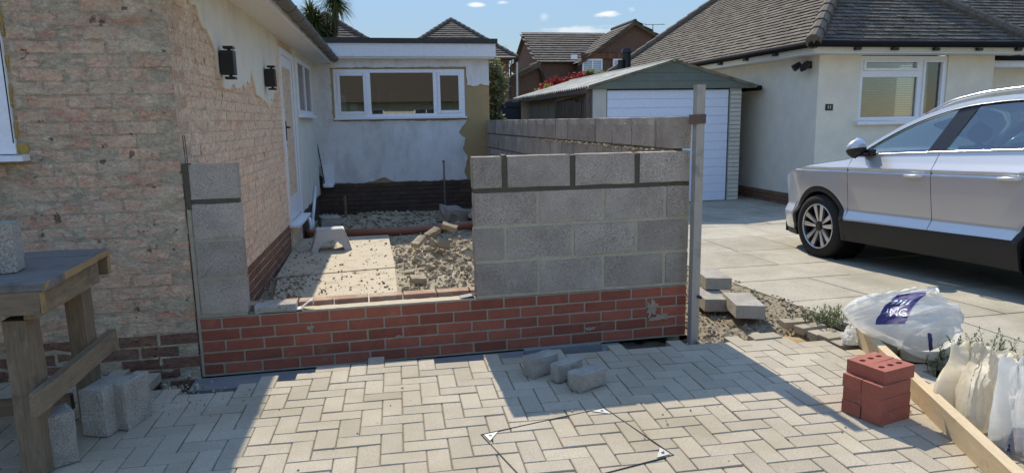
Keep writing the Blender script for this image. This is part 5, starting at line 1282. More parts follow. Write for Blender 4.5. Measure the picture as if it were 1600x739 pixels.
# weeds along the drive edge
def weed(loc, label, n, h_, spread, seed, lean=(0, 0)):
    rt_ = empty('weed', label, 'plant', loc); rnd = random.Random(seed); st_ = MB(); lf = MB()
    for _ in range(n):
        a = rnd.uniform(0, 2*pi); r0 = spread*sqrt(rnd.random()); b = Vector((cos(a)*r0*1.6, sin(a)*r0, 0)); d = Vector((rnd.gauss(lean[0], .35), rnd.gauss(lean[1], .3), 1)).normalized(); L = h_*rnd.uniform(.35, 1.1)*(1-.5*r0/spread)
        tip = b+d*L+Vector((rnd.gauss(0, .01), 0, 0)); st_.tube([b, (b+tip)/2+Vector((rnd.gauss(0, .008), rnd.gauss(0, .008), 0)), tip], [.0022, .0018, .001], 4, False)
        for k in range(int(L/.007)):
            t = (k+2)/(int(L/.007)+2); p_ = b+(tip-b)*t; an = rnd.uniform(0, 6.3); ld = Vector((cos(an), sin(an), .9)).normalized(); s_ = ld.cross(d).normalized()*.0042; l_ = .026*rnd.uniform(.6, 1.3)
            lf.add([p_-s_*.3, p_+ld*l_*.5-s_, p_+ld*l_, p_+ld*l_*.5+s_], [(0, 1, 2, 3)])
    bld('stem', st_, m_bark, rt_, fix=False); bld('foliage', lf, m_rosemary, rt_, fix=False)
weed((3.20, 4.08, 0), 'grey-green weed growing by the drive left of the white sack', 70, .17, .16, 1)
weed((3.28, 3.55, 0), 'leafy weed growing between the two heaps of sacks', 70, .26, .16, 2)
weed((3.05, 4.22, -.02), 'low green weed tuft at the edge of the flagstones', 26, .06, .1, 3)
weed((3.30, 3.05, 0), 'grey-green weed growing behind the white sack by the plank', 60, .28, .18, 4)

# ================================================================== SACKS
def sack_mat(name, tint, op_=.78):
    k = NB(name); p = k.pos(); o = k.N['Material Output']
    col = k.mix(k.ramp(k.noise(p, 14, 5), .35, .65), tint, tuple(x*.9 for x in tint))
    k.fin(col, .38, .5); cr = k.math('ABSOLUTE', k.math('SUBTRACT', k.noise(p, 16, 6, .62, 1.2), .5)); k.bump(cr, .3, .02)
    tl_ = k.N.new('ShaderNodeBsdfTranslucent'); k.L(col, tl_.inputs[0]); ms = k.N.new('ShaderNodeMixShader'); ms.inputs[0].default_value = .6
    k.L(k.b.outputs[0], ms.inputs[1]); k.L(tl_.outputs[0], ms.inputs[2])
    tp = k.N.new('ShaderNodeBsdfTransparent'); m2_ = k.N.new('ShaderNodeMixShader')
    k.L(k.ramp(k.noise(p, 5, 4), .15, 1.0-op_+.35), m2_.inputs[0]); m2_.inputs[0].default_value = op_
    f = k.math('ADD', k.math('MULTIPLY', k.ramp(k.noise(p, 6, 4), .3, .7), .2), op_-.1); k.L(f, m2_.inputs[0])
    k.L(tp.outputs[0], m2_.inputs[1]); k.L(ms.outputs[0], m2_.inputs[2]); k.L(m2_.outputs[0], o.inputs[0]); return k.m
m_sack = sack_mat('white_plastic_sack', (.90, .89, .84), .84); m_sackc = sack_mat('cream_plastic_sack', (.88, .80, .62), .88)
m_purple = plain('purple_print', (.045, .03, .12), .45, .4); m_wprint = plain('white_print', (.72, .72, .70), .5)
def sack_fn(path, seed, fold=.10, nf=7, crease=.018):
    """path: list of (t, cx, cy, z, rx, ry, rot); returns surface point for (theta 0..1, t 0..1)"""
    def lerp(t):
        for a, b in zip(path[:-1], path[1:]):
            if t <= b[0]:
                k_ = (t-a[0])/(b[0]-a[0]); k_ = k_*k_*(3-2*k_); return [x+(y-x)*k_ for x, y in zip(a[1:], b[1:])]
        return list(path[-1][1:])
    def f(u, t):
        cx, cy, z, rx, ry, rot = lerp(t); a = 2*pi*u; fd = fold*(.25+t)
        w_ = 1+fd*(sin(nf*a+3*t+seed)*.5+.5*sin((nf*2+1)*a-5*t+seed*2))+.5*fd*noise.noise(Vector((cos(a)*1.7, sin(a)*1.7, t*5+seed)))*2
        x, y = rx*w_*cos(a), ry*w_*sin(a); x, y = x*cos(rot)-y*sin(rot), x*sin(rot)+y*cos(rot)
        nv = noise.noise_vector(Vector((cos(a)*3, sin(a)*3, t*9+seed*3)))*crease*(.4+t)
        zz = z+(nv.z+.05*noise.noise(Vector((cos(a)*2.2, sin(a)*2.2, seed*5))) if t > .7 else nv.z*.4)*1.0
        return Vector((cx+x+nv.x, cy+y+nv.y, max(.002, zz)))
    return f
def sack(name, label, path, seed, m, loc, fillz, fillm, fold=.10, nf=7, crease=.018):
    rt_ = empty(name, label, 'sack', loc); f = sack_fn(path, seed, fold, nf, crease); mb = MB(); nu, nv = 84, 56
    vs = [f(i/nu, j/nv) for j in range(nv+1) for i in range(nu)]; fs = [(j*nu+i, j*nu+(i+1) % nu, (j+1)*nu+(i+1) % nu, (j+1)*nu+i) for j in range(nv) for i in range(nu)]
    mb.add(vs, fs+[tuple(range(nu-1, -1, -1))]); bld('plastic', mb, m, rt_, True)
    if fillz:
        mb = MB(); nt_ = 14
        vs = []
        for j in range(nt_+1):
            for i in range(32):
                p_ = f(i/32, fillz*j/nt_); c = f(i/32+.5, fillz*j/nt_); ctr = (p_+c)/2; vs.append(ctr+(p_-ctr)*.93)
        fs = [(j*32+i, j*32+(i+1) % 32, (j+1)*32+(i+1) % 32, (j+1)*32+i) for j in range(nt_) for i in range(32)]+[tuple(range(31, -1, -1))]
        top = sum((v for v in vs[-32:]), Vector())/32+Vector((0, 0, .03)); vs.append(top); fs += [(nt_*32+i, nt_*32+(i+1) % 32, (nt_+1)*32) for i in range(32)]
        mb.add(vs, fs); bld('contents', mb, fillm, rt_, True)
    return rt_, f
def flap(name, parent, fn, nu, nv, m, th=.0025):
    mb = MB(); g0 = [[fn(i/nu, j/nv) for j in range(nv+1)] for i in range(nu+1)]; mb.grid(lambda u, v: g0[round(u*nu)][round(v*nv)], nu, nv)
    return bld(name, mb, m, parent, True, fix=False)
# slumped sacks: each is a soft sheet surface draped over its load, front and back joined at the sides
SA = [[(2.911, 3.45, 0.126), (2.971, 3.3, 0.097), (3.122, 3.22, 0.033), (3.375, 3.25, 0.004)], [(2.844, 3.5, 0.192), (2.923, 3.33, 0.197), (3.025, 3.18, 0.208), (3.335, 3.22, 0.17)], [(2.797, 3.52, 0.258), (2.975, 3.4, 0.29), (3.081, 3.25, 0.296), (3.38, 3.27, 0.248)], [(2.856, 3.5, 0.331), (3.056, 3.45, 0.354), (3.219, 3.36, 0.365), (3.412, 3.33, 0.296)], [(2.981, 3.52, 0.353), (3.146, 3.48, 0.384), (3.294, 3.42, 0.4), (3.388, 3.4, 0.311)]]
SB = [[(2.714, 2.64, 0.004), (2.643, 2.46, 0.004), (2.747, 2.42, 0.004), (2.994, 2.5, 0.004)], [(2.687, 2.64, 0.022), (2.578, 2.42, 0.082), (2.676, 2.38, 0.052), (2.954, 2.48, 0.004)], [(2.712, 2.64, 0.134), (2.642, 2.48, 0.203), (2.723, 2.44, 0.189), (2.936, 2.5, 0.144)], [(2.786, 2.66, 0.243), (2.779, 2.58, 0.262), (2.817, 2.52, 0.258), (2.98, 2.56, 0.228)], [(2.79, 2.68, 0.317), (2.842, 2.64, 0.348), (2.892, 2.58, 0.315), (3.034, 2.6, 0.296)]]
SC_ = [[(2.638, 2.25, 0.004), (2.623, 2.15, 0.004), (2.743, 2.15, 0.004), (3.009, 2.25, 0.004)], [(2.64, 2.26, 0.014), (2.579, 2.13, 0.071), (2.685, 2.12, 0.055), (3.002, 2.25, 0.004)], [(2.646, 2.27, 0.155), (2.619, 2.18, 0.198), (2.727, 2.17, 0.176), (2.989, 2.27, 0.117)], [(2.658, 2.28, 0.28), (2.655, 2.22, 0.318), (2.769, 2.22, 0.292), (2.952, 2.28, 0.265)], [(2.675, 2.3, 0.4), (2.693, 2.26, 0.424), (2.779, 2.25, 0.38), (2.935, 2.3, 0.362)]]
SD = [[(2.695, 2.8, 0.028), (2.688, 2.7, 0.004), (2.7, 2.62, 0.004), (2.738, 2.6, 0.004)], [(2.704, 2.82, 0.047), (2.719, 2.74, 0.06), (2.728, 2.66, 0.058), (2.744, 2.62, 0.057)], [(2.786, 2.84, 0.065), (2.804, 2.8, 0.089), (2.811, 2.74, 0.118), (2.825, 2.7, 0.142)]]

def crv(p0, p1, p2, p3, t): return p1+.5*t*(p2-p0+t*(2*p0-5*p1+4*p2-p3+t*(3*(p1-p2)+p3-p0)))
def surf(grid):
    g_ = [[Vector(p_) for p_ in r] for r in grid]; nr, nc = len(g_), len(g_[0])
    def row(r, u):
        x = u*(nc-1); i_ = min(int(x), nc-2); t = x-i_; q = g_[r]; return crv(q[max(i_-1, 0)], q[i_], q[i_+1], q[min(i_+2, nc-1)], t)
    def f(u, v):
        y = v*(nr-1); i_ = min(int(y), nr-2); t = y-i_; return crv(row(max(i_-1, 0), u), row(i_, u), row(i_+1, u), row(min(i_+2, nr-1), u), t)
    return f
def crumple(p_, a, sd, v):
    q = p_*7+Vector((sd, sd*2, 0)); q = Vector((q.x*1.3+.5*q.z, q.y, q.z*.8)); r1 = 1-abs(noise.noise(q))*2.4; r2 = 1-abs(noise.noise(q*2.6+Vector((3, 1, 7))))*2.2; r2 += .5*(1-abs(noise.noise(q*5.1))*2.2)
    return a*(.35+v)*(r1*.9+r2*.45)
def folds(u, v, seed, mode):
    w_ = (v-.55*u)*3.2 if mode == 'diag' else (u*3.6+.5*v*(u-.5))
    n_ = noise.noise(Vector((u*2.2, v*2.2, seed)))*.9; a = abs(sin(pi*(w_+n_+seed))); b = abs(sin(pi*(w_*2.3-n_*1.5+seed*1.7)))
    return (1-a)**2.2*.022+(1-b)**3*.010-.008
def sheet_sack(name, label, grid, depth, seed, m, amp=.010, nu=90, nv=90, mode='diag'):
    ctr = sum((Vector(p_) for p_ in grid[0]), Vector())/len(grid[0]); rt_ = empty(name, label, 'sack', (ctr.x, ctr.y+depth*.4, 0)); o = Vector((ctr.x, ctr.y+depth*.4, 0)); f = surf(grid)
    def fr(u, v):
        p_ = f(u, v); ed = max(0, 1-min(u, 1-u)*7)+max(0, v-.85)*5
        nv_ = noise.noise_vector(Vector((u*9, v*9, seed)))*.03*ed; q_ = p_+Vector((0, -1, .35))*(crumple(p_, amp, seed, v)+folds(u, v, seed, mode)*(.4+.8*v))+Vector((nv_.x, nv_.y*.6, nv_.z)); q_.z = max(.004, q_.z); return q_-o
    def bk(u, v):
        p_ = f(u, v); b_ = p_+Vector((0, depth*(4*u*(1-u))**.6*(1-.35*v), -.06*v*sin(pi*u))); p_ = b_+Vector((0, 1, .3))*crumple(b_, amp, seed+5, v)*(4*u*(1-u)); p_.z = max(.004, p_.z); return p_-o
    mb = MB(); mb.grid(fr, nu, nv); mb.grid(lambda u, v: bk(u, v) if 0 < u < 1 else fr(u, v), nu, nv)
    bld('plastic', mb, m, rt_, True, weld=.0004); return rt_, fr, o
def load(parent, o, c, r, h_, m, seed):
    mb = MB()
    def f(u, v):
        a = 2*pi*u; e = v*pi/2; k_ = 1+.12*noise.noise(Vector((cos(a)*1.5, sin(a)*1.5, v*2+seed))); return Vector((c[0]+r[0]*cos(a)*cos(e)**.6*k_, c[1]+r[1]*sin(a)*cos(e)**.6*k_, .003+h_*sin(e)*k_))-o
    mb.grid(f, 40, 14); bld('contents', mb, m, parent, True, weld=.0004)
sa, fA, oA = sheet_sack('gravel_sack', 'slumped white gravel sack with purple print, behind the red bricks', SA, .20, 1.3, m_sack, .005)
load(sa, oA, (3.21, 3.34), (.155, .10), .17, m_gravel, 1)
load(sa, oA, (3.02, 3.45), (.08, .07), .12, m_gravel, 2)
def patch(fn, quad, nu, nv, off, m, name, parent):
    def pf(u, v):
        a = Vector(quad[0])*(1-u)*(1-v)+Vector(quad[1])*u*(1-v)+Vector(quad[2])*u*v+Vector(quad[3])*(1-u)*v; return fn(a.x, a.y)+off
    mb = MB(); mb.grid(pf, nu, nv); return bld(name, mb, m, parent, True, fix=False)
def text_patch(txt, fn, o, du, dv, off, m, name, parent):
    cu = bpy.data.curves.new('t', 'FONT'); cu.body = txt; cu.size = 1; cu.resolution_u = 2; to = bpy.data.objects.new('t', cu); C.objects.link(to)
    dg = bpy.context.evaluated_depsgraph_get(); me = bpy.data.meshes.new_from_object(to.evaluated_get(dg)); bpy.data.objects.remove(to)
    bm = bmesh.new(); bm.from_mesh(me); bmesh.ops.triangulate(bm, faces=bm.faces)
    bmesh.ops.subdivide_edges(bm, edges=[e for e in bm.edges if e.calc_length() > .15], cuts=1)
    for v in bm.verts:
        a = o+du*v.co.x+dv*v.co.y; v.co = fn(a.x, a.y)+off
    bm.to_mesh(me); bm.free(); me.materials.clear(); me.materials.append(m); return obj(name, me, parent)
offv = Vector((-.0005, -.0035, .001))
pp = patch(fA, ((.24, .30), (.52, .36), (.62, .84), (.36, .80)), 18, 18, offv, m_purple, 'print_panel', sa)
text_patch('ING', fA, Vector((.315, .42)), Vector((.115, .015)), Vector((.018, .16)), offv*1.7, m_wprint, 'lettering', pp)
for k_i in range(4):
    patch(fA, ((.345+.045*k_i, .60), (.37+.045*k_i, .61), (.385+.045*k_i, .68), (.36+.045*k_i, .67)), 2, 2, offv*1.7, m_wprint, 'print_mark', pp)
patch(fA, ((.70, .10), (.735, .12), (.745, .26), (.715, .27)), 4, 8, offv, m_purple, 'print_mark', sa)
sbk, fB, oB = sheet_sack('sand_sack', 'full cream-white sack of sand standing beside the pale plank', SB, .22, 4.1, m_sackc, .006, mode='up')
load(sbk, oB, (2.80, 2.53), (.125, .085), .17, m_sand, 3)
fD_ = surf(SD); mb = MB(); mb.grid(lambda u, v: fD_(u, v)+Vector((0, -.4, 1))*crumple(fD_(u, v), .008, 9, .4)-oB, 30, 24); mb.grid(lambda u, v: fD_(u, v)+Vector((.02, .02, -.012))-oB, 30, 24); bld('trailing_plastic', mb, m_sackc, sbk, True, fix=False)
sck, fC, oC = sheet_sack('printed_sack', 'tall clear sack with dark print at the right edge', SC_, .2, 7.7, m_sack, .005, mode='up')
load(sck, oC, (2.82, 2.23), (.13, .075), .2, m_stone, 4)
patch(fC, ((.02, .12), (.30, .12), (.30, .42), (.03, .42)), 12, 10, offv, m_purple, 'print_panel', sck)
# small tied bag under the plank's far end
sd_, fd_ = sack('small_bag', 'small scrunched plastic bag under the far end of the plank', [(0, 0, 0, 0, .07, .05, .3), (.5, 0, 0, .05, .075, .055, .3), (1, .01, .0, .10, .03, .02, .3)], 2.2, m_sack, (2.98, 3.68, .0), None, None, .15, 7, .012)

# ================================================================== CAR
def car_paint():
    k = NB('silver_white_paint'); p = k.obj(); col = k.mix(k.ramp(k.noise(p, 900, 2), .3, .7), (.60, .585, .565), (.65, .635, .615))
    m = k.fin(col, .28, .5, .4); k.b.inputs['Coat Weight'].default_value = .9; k.b.inputs['Coat Roughness'].default_value = .03; return m
m_paint = car_paint(); m_clad = mat('black_cladding', (.022, .022, .023), (.018, .018, .019), 30, .55, .15, 300, 0, .1, spec=.4)
m_tyre = mat('tyre_rubber', (.022, .022, .022), (.03, .029, .028), 30, .85, .2, 200, 0, .1)
m_alloy = plain('machined_alloy', (.62, .62, .63), .25, .5, .85); m_rimblk = plain('gloss_black_rim', (.015, .015, .016), .25, .5)
m_dark = plain('wheel_well', (.008, .008, .008), .9, .1); m_chrome = plain('satin_chrome', (.70, .70, .70), .18, .5, .9); m_seat = plain('seat_cloth', (.035, .035, .037), .9, .2)
def lin(pts):
    def f(x):
        if x <= pts[0][0]: return pts[0][1]
        for a, b in zip(pts[:-1], pts[1:]):
            if x <= b[0]:
                t = (x-a[0])/(b[0]-a[0]); return a[1]+(b[1]-a[1])*t
        return pts[-1][1]
    return f
def smooth(pts, w=.05):
    g_ = lin(pts); return lambda x: (g_(x-w)+2*g_(x)+g_(x+w))/4
zprof = lin([(.15, .83), (.22, .868), (.30, .888), (.43, .912), (.455, .912), (.468, .908), (.535, .868), (.552, .866), (.65, .876), (.78, .890), (.90, .9015), (.930, .9035), (.942, .892), (.952, .893), (.966, .9035), (1.03, .864), (1.10, .826), (1.2, .79)])
plan = smooth([(-3.55, -.20), (-3.4, -.10), (-3.1, -.03), (-2.7, 0), (-.3, 0), (.1, -.004), (.4, -.03), (.6, -.075), (.72, -.13), (.82, -.21), (.88, -.32)], .05)
def side_y(x, z):
    y = zprof(z)+plan(x)
    for wx_ in (0, -2.63):
        r = math.hypot(x-wx_, z-.34); 
        if r < .62: y += .014*max(0, 1-max(0, r-.44)/.18)
    return y
zh = smooth([(-.62, 1.10), (-.45, 1.073), (-.3, 1.045), (0, 1.01), (.3, .968), (.5, .925), (.66, .87), (.77, .80), (.84, .70), (.88, .58)], .04)
zb = smooth([(-3.4, 1.19), (-2.4, 1.145), (-1.4, 1.118), (-.35, 1.085)], .1)
zr = smooth([(-3.5, 1.20), (-3.3, 1.40), (-3.1, 1.47), (-2.8, 1.525), (-2.4, 1.56), (-1.9, 1.573), (-1.6, 1.56), (-1.35, 1.522), (-1.1, 1.45), (-.9, 1.37), (-.7, 1.265), (-.5, 1.145), (-.38, 1.07)], .06)
def green_y(x, z): return side_y(x, min(z, zb(x)))-max(0, z-zb(x))*.46
def arch(x, c, r, base):
    d = abs(x-c); return .34+sqrt(max(0, r*r-d*d)) if d < r else base
car = empty('parked_car', 'white sport utility car parked nose-in on the neighbour\'s drive', 'car', (5.575, 6.44, -.07))
HEAD = radians(-2.0); car.rotation_euler = Euler((0, radians(2.2), pi/2-HEAD), 'XYZ')
def panel(name, x0, x1, lo, hi, m, nx=30, nz=14, yf=side_y, both=True, off=0, shear=0, parent=None, solid=True):
    for s_ in ((1, -1) if both else (1,)):
        mb = MB()
        def f(u, v):
            x = x0+(x1-x0)*u; a, b = lo(x), hi(x); z = a+(b-a)*v
            if shear: x = x-shear*(z-a)*1.0
            return Vector((x, s_*(yf(x, z)+off), z))
        mb.grid(f, nx, nz)
        if solid:   # returned edge so that the panel has thickness
            def rim(seq):
                vs = []; 
                for p_ in seq: vs += [p_, Vector((p_.x, p_.y-s_*.03, p_.z))]
                mb.add(vs, [(2*i, 2*i+1, 2*i+3, 2*i+2) for i in range(len(seq)-1)])
            rim([f(i/nx, 0) for i in range(nx+1)]); rim([f(i/nx, 1) for i in range(nx+1)]); rim([f(0, j/nz) for j in range(nz+1)]); rim([f(1, j/nz) for j in range(nz+1)])
        o = bld(name, mb, m, parent or car, True, weld=0)
    return o
k_ = lambda v: (lambda x: v)
SILL = .445
def fend_lo(x): return max(arch(x, 0, .425, SILL if x < 0 else .27), SILL if x < 0 else .27) if abs(x) < .425 else (SILL if x < 0 else .27)
panel('front_wing', .87, -.425, fend_lo, lambda x: zh(x)-.004, m_paint, 60, 60)
panel('front_door', -.430, -1.428, lambda x: SILL+.012*(-.43-x), lambda x: zb(x), m_paint, 40, 66, shear=.0)
panel('rear_door', -1.434, -2.42, lambda x: max(arch(x, -2.63, .425, 0), SILL+.012*(-.43-x)), lambda x: zb(x), m_paint, 44, 66)
panel('rear_quarter', -2.426, -3.5, lambda x: max(arch(x, -2.63, .425, 0), SILL+.02), lambda x: zb(x), m_paint, 44, 26)
panel('sill_cladding', -.36, -2.27, k_(.235), lambda x: SILL-.003+.012*(-.43-x), m_clad, 30, 6, off=.004)
panel('bumper_cladding', .84, .40, k_(.2), k_(.267), m_clad, 16, 5, off=.0); panel('bumper_cladding', -3.0, -3.5, k_(.22), k_(.46), m_clad, 12, 5, off=.004)
for c in (0, -2.63):
    for s_ in (1, -1):
        mb = MB()
        def f(u, v):
            a = -.02+(pi+.25)*u; r = .372+.058*v; x = c+r*cos(a); z = .34+r*sin(a); z = max(z, .20); return Vector((x, s_*(side_y(x, max(z, .3))+.007-.012*abs(v-.5)), z))
        mb.grid(f, 40, 3)
        def f2(u, v):
            p_ = f(u, 0); return Vector((p_.x, p_.y-s_*.14*v, p_.z))
        mb.grid(f2, 40, 1); bld('arch_trim', mb, m_clad, car, True)
        mb = MB(); n = 24; mb.tube([(c, s_*.60, .36), (c, s_*.84, .36)], .40, 24, False); mb.tube([(c, s_*.58, .36), (c, s_*.60, .36)], .40, 24); bld('wheel_well', mb, m_dark, car)
mb = MB(); mb.b2((-3.35, -.76, .21), (.72, .76, .42)); bld('underbody', mb, m_dark, car)
mb = MB(); mb.b2((-3.3, -.79, .42), (-2.95, .79, 1.0)); mb.b2((-2.3, -.83, .42), (-.45, -.79, 1.05)); mb.b2((-2.3, .79, .42), (-.45, .83, 1.05)); mb.b2((.42, -.68, .42), (.66, .68, .78)); bld('inner_body', mb, m_dark, car)
# bonnet, windscreen, roof
def bonnet(u, v):
    x = .87-1.30*u; w_ = 2*v-1; ye = side_y(x, zh(x)-.004); z = zh(x)+.055*(1-w_*w_)-.0*u; return Vector((x+.10*(1-w_*w_)*(1-u), w_*ye, z))
mb = MB(); mb.grid(bonnet, 40, 30); bld('bonnet', mb, m_paint, car, True, fix=False)
def nose(u, v):
    w_ = 2*v-1; p_ = bonnet(0, v); z = p_.z+(.22-p_.z)*u; return Vector((p_.x+.03*sin(pi*u), p_.y, z))
mb = MB(); mb.grid(nose, 12, 30); bld('front_bumper', mb, m_paint, car, True, fix=False)
mb = MB(); mb.grid(lambda u, v: nose(.25+.3*u, .15+.7*v)+Vector((.012, 0, 0)), 6, 20); bld('grille', mb, m_clad, car, True, fix=False)
for s_ in (0, 1):
    mb = MB(); mb.grid(lambda u, v: nose(.18+.2*u, (.02+.13*v) if s_ == 0 else (.85+.13*v))+Vector((.014, 0, 0)), 6, 8); bld('headlight', mb, m_chrome, car, True, fix=False)
def top(x, w_):
    ye = green_y(x, zr(x)); fr = max(0, min(1, (x+1.45)/1.0)); return Vector((x+.22*(1-w_*w_)*fr, w_*ye, zr(x)+.045*(1-w_*w_)*(1-.4*fr)))
mb = MB(); mb.grid(lambda u, v: top(-.40-.75*u, (2*v-1)*.93), 26, 26); bld('windscreen', mb, m_carglass, car, True, fix=False)
mb = MB(); mb.grid(lambda u, v: top(-1.151-2.25*u, 2*v-1), 50, 26)
for s_ in (1, -1): mb.grid(lambda u, v: top(-.38-.77*u, s_*(.93+.07*v)), 26, 3)
bld('roof', mb, m_paint, car, True, fix=False)
mb = MB(); mb.grid(lambda u, v: (lambda a, b: a+(b-a)*u)(top(-3.40, 2*v-1), Vector((-3.52, (2*v-1)*.70, 1.0))), 6, 16); bld('rear_window', mb, m_carglass, car, True, fix=False)
mb = MB(); mb.grid(lambda u, v: (lambda a, b: a+(b-a)*u)(Vector((-3.52, (2*v-1)*.72, 1.0)), Vector((-3.55, (2*v-1)*.72, .22))), 6, 16); bld('tailgate', mb, m_paint, car, True, fix=False)
# side glass, frames, pillars
TOPG = lambda x: zr(x)-.050
def gl_lo(x): return zb(x)+.012
for s_ in (1, -1):
    def G1(u, v):
        xb = -.50-.80*u; sh = .42*u; a = gl_lo(xb); b = max(a+.004, TOPG(xb-sh*.30*u)); z = a+(b-a)*v; x = xb-sh*(z-a); return Vector((x, s_*(green_y(x, z)-.010), z))
    mb = MB(); mb.grid(G1, 34, 12); bld('front_side_window', mb, m_carglass, car, True, fix=False)
    def G2(u, v):
        xb = -1.47-.90*u; sh = .42*(1-u)-.25*u; a = gl_lo(xb); b = TOPG(xb-sh*.38); z = a+(b-a)*v; x = xb-sh*(z-a); return Vector((x, s_*(green_y(x, z)-.010), z))
    mb = MB(); mb.grid(G2, 30, 12); bld('rear_side_window', mb, m_carglass, car, True, fix=False)
    def BP_(u, v):
        xb = -1.295-.18*u; sh = .42; a = gl_lo(xb); b = TOPG(xb-.16)+.006; z = a+(b-a)*v; x = xb-sh*(z-a); return Vector((x, s_*(green_y(x, z)-.004), z))
    mb = MB(); mb.grid(BP_, 6, 12); bld('door_pillar', mb, m_rimblk, car, True, fix=False)
    def G3(u, v):
        xb = -2.44-.62*u; a = gl_lo(xb); b = max(a+.01, TOPG(xb+.1)-.08*u); z = a+(b-a)*v; x = xb+.25*(z-a); return Vector((x, s_*(green_y(x, z)-.008), z))
    mb = MB(); mb.grid(G3, 20, 10); bld('quarter_window', mb, m_carglass, car, True, fix=False)
    def FR(u, v):
        x = -.40-3.0*u; a, b = max(TOPG(x), gl_lo(x)-.01), zr(x); z = a+(b-a)*v; return Vector((x, s_*(green_y(x, z)-.0005), z))
    mb = MB(); mb.grid(FR, 70, 3); bld('roof_side_frame', mb, m_paint, car, True, fix=False)
    mb = MB(); mb.tube([Vector((x, s_*(green_y(x, max(TOPG(x), gl_lo(x)))+.003), max(TOPG(x), gl_lo(x))+.0)) for x in [-.50-.06*i for i in range(44)]], .0065, 6); bld('window_seal', mb, m_rimblk, car, True)
    mb = MB(); mb.tube([Vector((x, s_*(side_y(x, zb(x))+.002), zb(x)+.006)) for x in [-.46-.06*i for i in range(44)]], .008, 6); bld('belt_trim', mb, m_chrome, car, True)
    mb = MB(); mb.tube([Vector((x, s_*(green_y(x, zr(x))-.045), zr(x)+.012+.036*min(1, 6*min(-x-1.05, x+3.15)/1.5))) for x in [-1.08-.05*i for i in range(42)]], .013, 8); bld('roof_rail', mb, m_chrome, car, True)
    # tail pillar panel behind the quarter glass
    def CPn(u, v):
        x = -2.40-1.06*u; a, b = zb(x), max(zb(x)+.005, zr(x)-.045); z = a+(b-a)*v; return Vector((x, s_*(green_y(x, z)-.014), z))
    mb = MB(); mb.grid(CPn, 20, 8); bld('rear_pillar', mb, m_paint, car, True, fix=False)
    # handles
    for hx in (-1.26, -2.16):
        z = .915+.01*(hx < -2); mb = MB(); yh_ = side_y(hx, z)
        mb.tube([Vector((hx+.10, s_*(yh_+.004), z)), Vector((hx+.075, s_*(yh_+.030), z+.002)), Vector((hx-.05, s_*(yh_+.032), z+.004)), Vector((hx-.10, s_*(yh_+.006), z+.004))], [.008, .014, .015, .010], 8); bld('door_handle', mb, m_paint, car, True)
    # mirror
    def mir(u, v, lo_, hi_):
        a = 2*pi*u; t = v; ph = lo_+(hi_-lo_)*t; x = -.64+.08*cos(a)*cos(ph)*1.0; y = .985+.115*sin(a)*cos(ph); z = 1.165+.08*sin(ph)
        return Vector((x-.15*(y-.985), s_*y, z-.02*cos(a)))
    mb = MB(); mb.grid(lambda u, v: mir(u, v, -.15, pi/2), 24, 8); mc = bld('mirror_cap', mb, m_paint, car, True, fix=False)
    mb = MB(); mb.grid(lambda u, v: mir(u, v, -pi/2, -.15), 24, 8); mb.b2((-.70, s_*.92-.05, 1.085), (-.60, s_*.92+.03, 1.12)); mb.b2((-.72, s_*.86-.03, 1.09), (-.57, s_*.86+.02, 1.15)); bld('mirror_base', mb, m_clad, car, True, fix=False)
    mb = MB()
    for xx in (-.4275, -1.431): mb.tube([Vector((xx, s_*(side_y(xx, z)-.004), z)) for z in [.24+.06*i for i in range(15)]], .0055, 4)
    bld('door_gap', mb, m_dark, car)
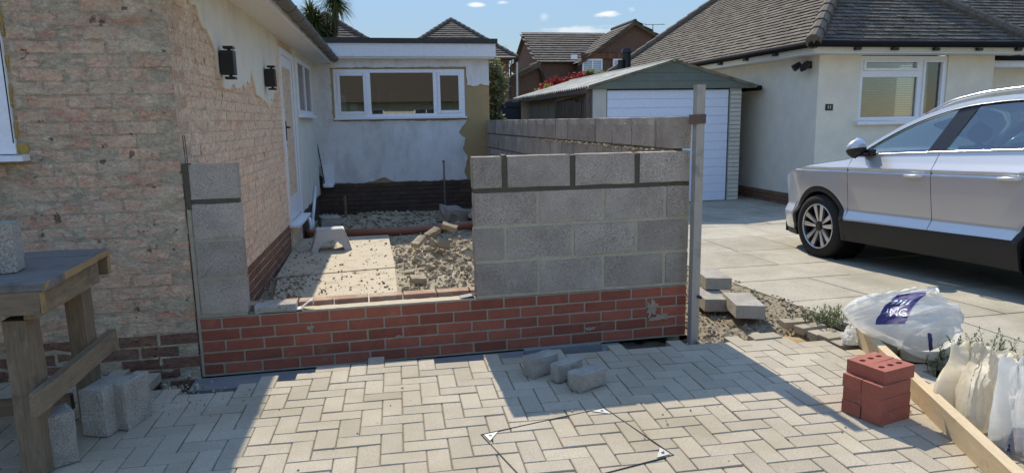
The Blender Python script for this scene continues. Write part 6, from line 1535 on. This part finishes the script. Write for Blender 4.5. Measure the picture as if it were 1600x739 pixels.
# wheels
def wheel(c, s_):
    w_ = empty_part('wheel', car, (c, s_*.795, .34))
    R_ = .338
    prof = [(.235, -.10), (.27, -.112), (.315, -.108), (.333, -.085), (.338, -.05), (.338, .05), (.333, .085), (.315, .108), (.27, .112), (.235, .10)]
    n = 48; mb = MB(); vs = [(r*cos(2*pi*i/n), y, r*sin(2*pi*i/n)) for i in range(n) for r, y in prof]; m_ = len(prof)
    mb.add(vs, [(i*m_+j, i*m_+j+1, ((i+1) % n)*m_+j+1, ((i+1) % n)*m_+j) for i in range(n) for j in range(m_-1)]); bld('tyre', mb, m_tyre, w_, True)
    o_ = s_
    rp = [(.238, .103), (.232, .096), (.222, .080), (.215, .02), (.20, -.02), (.0, -.03)]
    mb = MB(); vs = [(r*cos(2*pi*i/n), o_*y, r*sin(2*pi*i/n)) for i in range(n) for r, y in rp]; m_ = len(rp)
    mb.add(vs, [(i*m_+j, i*m_+j+1, ((i+1) % n)*m_+j+1, ((i+1) % n)*m_+j) for i in range(n) for j in range(m_-1)]); bld('rim', mb, m_rimblk, w_, True)
    mb = MB(); mb.tube([(0, o_*.0, 0), (0, o_*.082, 0)], .05, 20); mb.tube([(0, o_*.082, 0), (0, o_*.088, 0)], .032, 20); bld('hub', mb, m_rimblk, w_)
    n = 48; mb = MB(); rp = [(.240, .100), (.236, .106), (.228, .104), (.226, .098)]; vs = [(r*cos(2*pi*i/n), o_*y, r*sin(2*pi*i/n)) for i in range(n) for r, y in rp]
    mb.add(vs, [(i*4+j, i*4+j+1, ((i+1) % n)*4+j+1, ((i+1) % n)*4+j) for i in range(n) for j in range(3)]); bld('rim_edge', mb, m_alloy, w_, True)
    for k in range(5):
        for d in (-1, 1):
            a = 2*pi*k/5+pi/2; mb = MB()
            def P(r, t, y): return Vector((r*cos(a+t), o_*y, r*sin(a+t)))
            a0, a1 = d*.05, d*.36; b0, b1 = d*.17, d*.42
            q = [P(.052, d*.10, .080), P(.225, d*.13, .094), P(.225, d*.36, .094), P(.060, d*.58, .074)]
            bq = [v-Vector((0, o_*.025, 0)) for v in q]
            mb.add(q+bq, [(0, 1, 2, 3), (7, 6, 5, 4), (0, 4, 5, 1), (1, 5, 6, 2), (2, 6, 7, 3), (3, 7, 4, 0)]); bld('spoke', mb, m_alloy, w_)
def empty_part(name, parent, loc):
    # the brake disc carries the wheel's pieces, so the part is a mesh of its own
    mb = MB(); mb.tube([(0, -.05, 0), (0, -.03, 0)], .15, 24); return bld(name, mb, plain('brake_disc', (.25, .24, .23), .4, .5, .7), parent, loc=loc)
for c in (0, -2.63):
    for s_ in (1, -1): wheel(c, s_)
# seats and dash
for sx, sy in ((-1.25, .38), (-1.25, -.38), (-2.2, .4), (-2.2, -.4)):
    mb = MB()
    mb.grid(lambda u, v: Vector((sx-.22*v*.6+.10*cos(2*pi*u)*(1-.3*v), sy+.23*sin(2*pi*u)*(1-.25*v*v), .55+.62*v)), 16, 8); mb.tube([(sx-.15, sy, 1.15), (sx-.16, sy, 1.22)], .03, 6)
    mb.grid(lambda u, v: Vector((sx-.16+.05*cos(2*pi*u)*sin(pi*(.15+.85*v)), sy+.13*sin(2*pi*u)*sin(pi*(.15+.85*v)), 1.20+.18*v)), 16, 8); bld('seat', mb, m_seat, car, True)
mb = MB(); mb.b2((-.75, -.72, .6), (-.40, .72, 1.03)); bld('dashboard', mb, m_seat, car)
mb = MB(); mb.tube([Vector((-.85+.04*sin(a_), -.36+.18*cos(a_), .98+.17*sin(a_))) for a_ in [2*pi*i/20 for i in range(21)]], .016, 6); bld('steering_wheel', mb, m_seat, car)
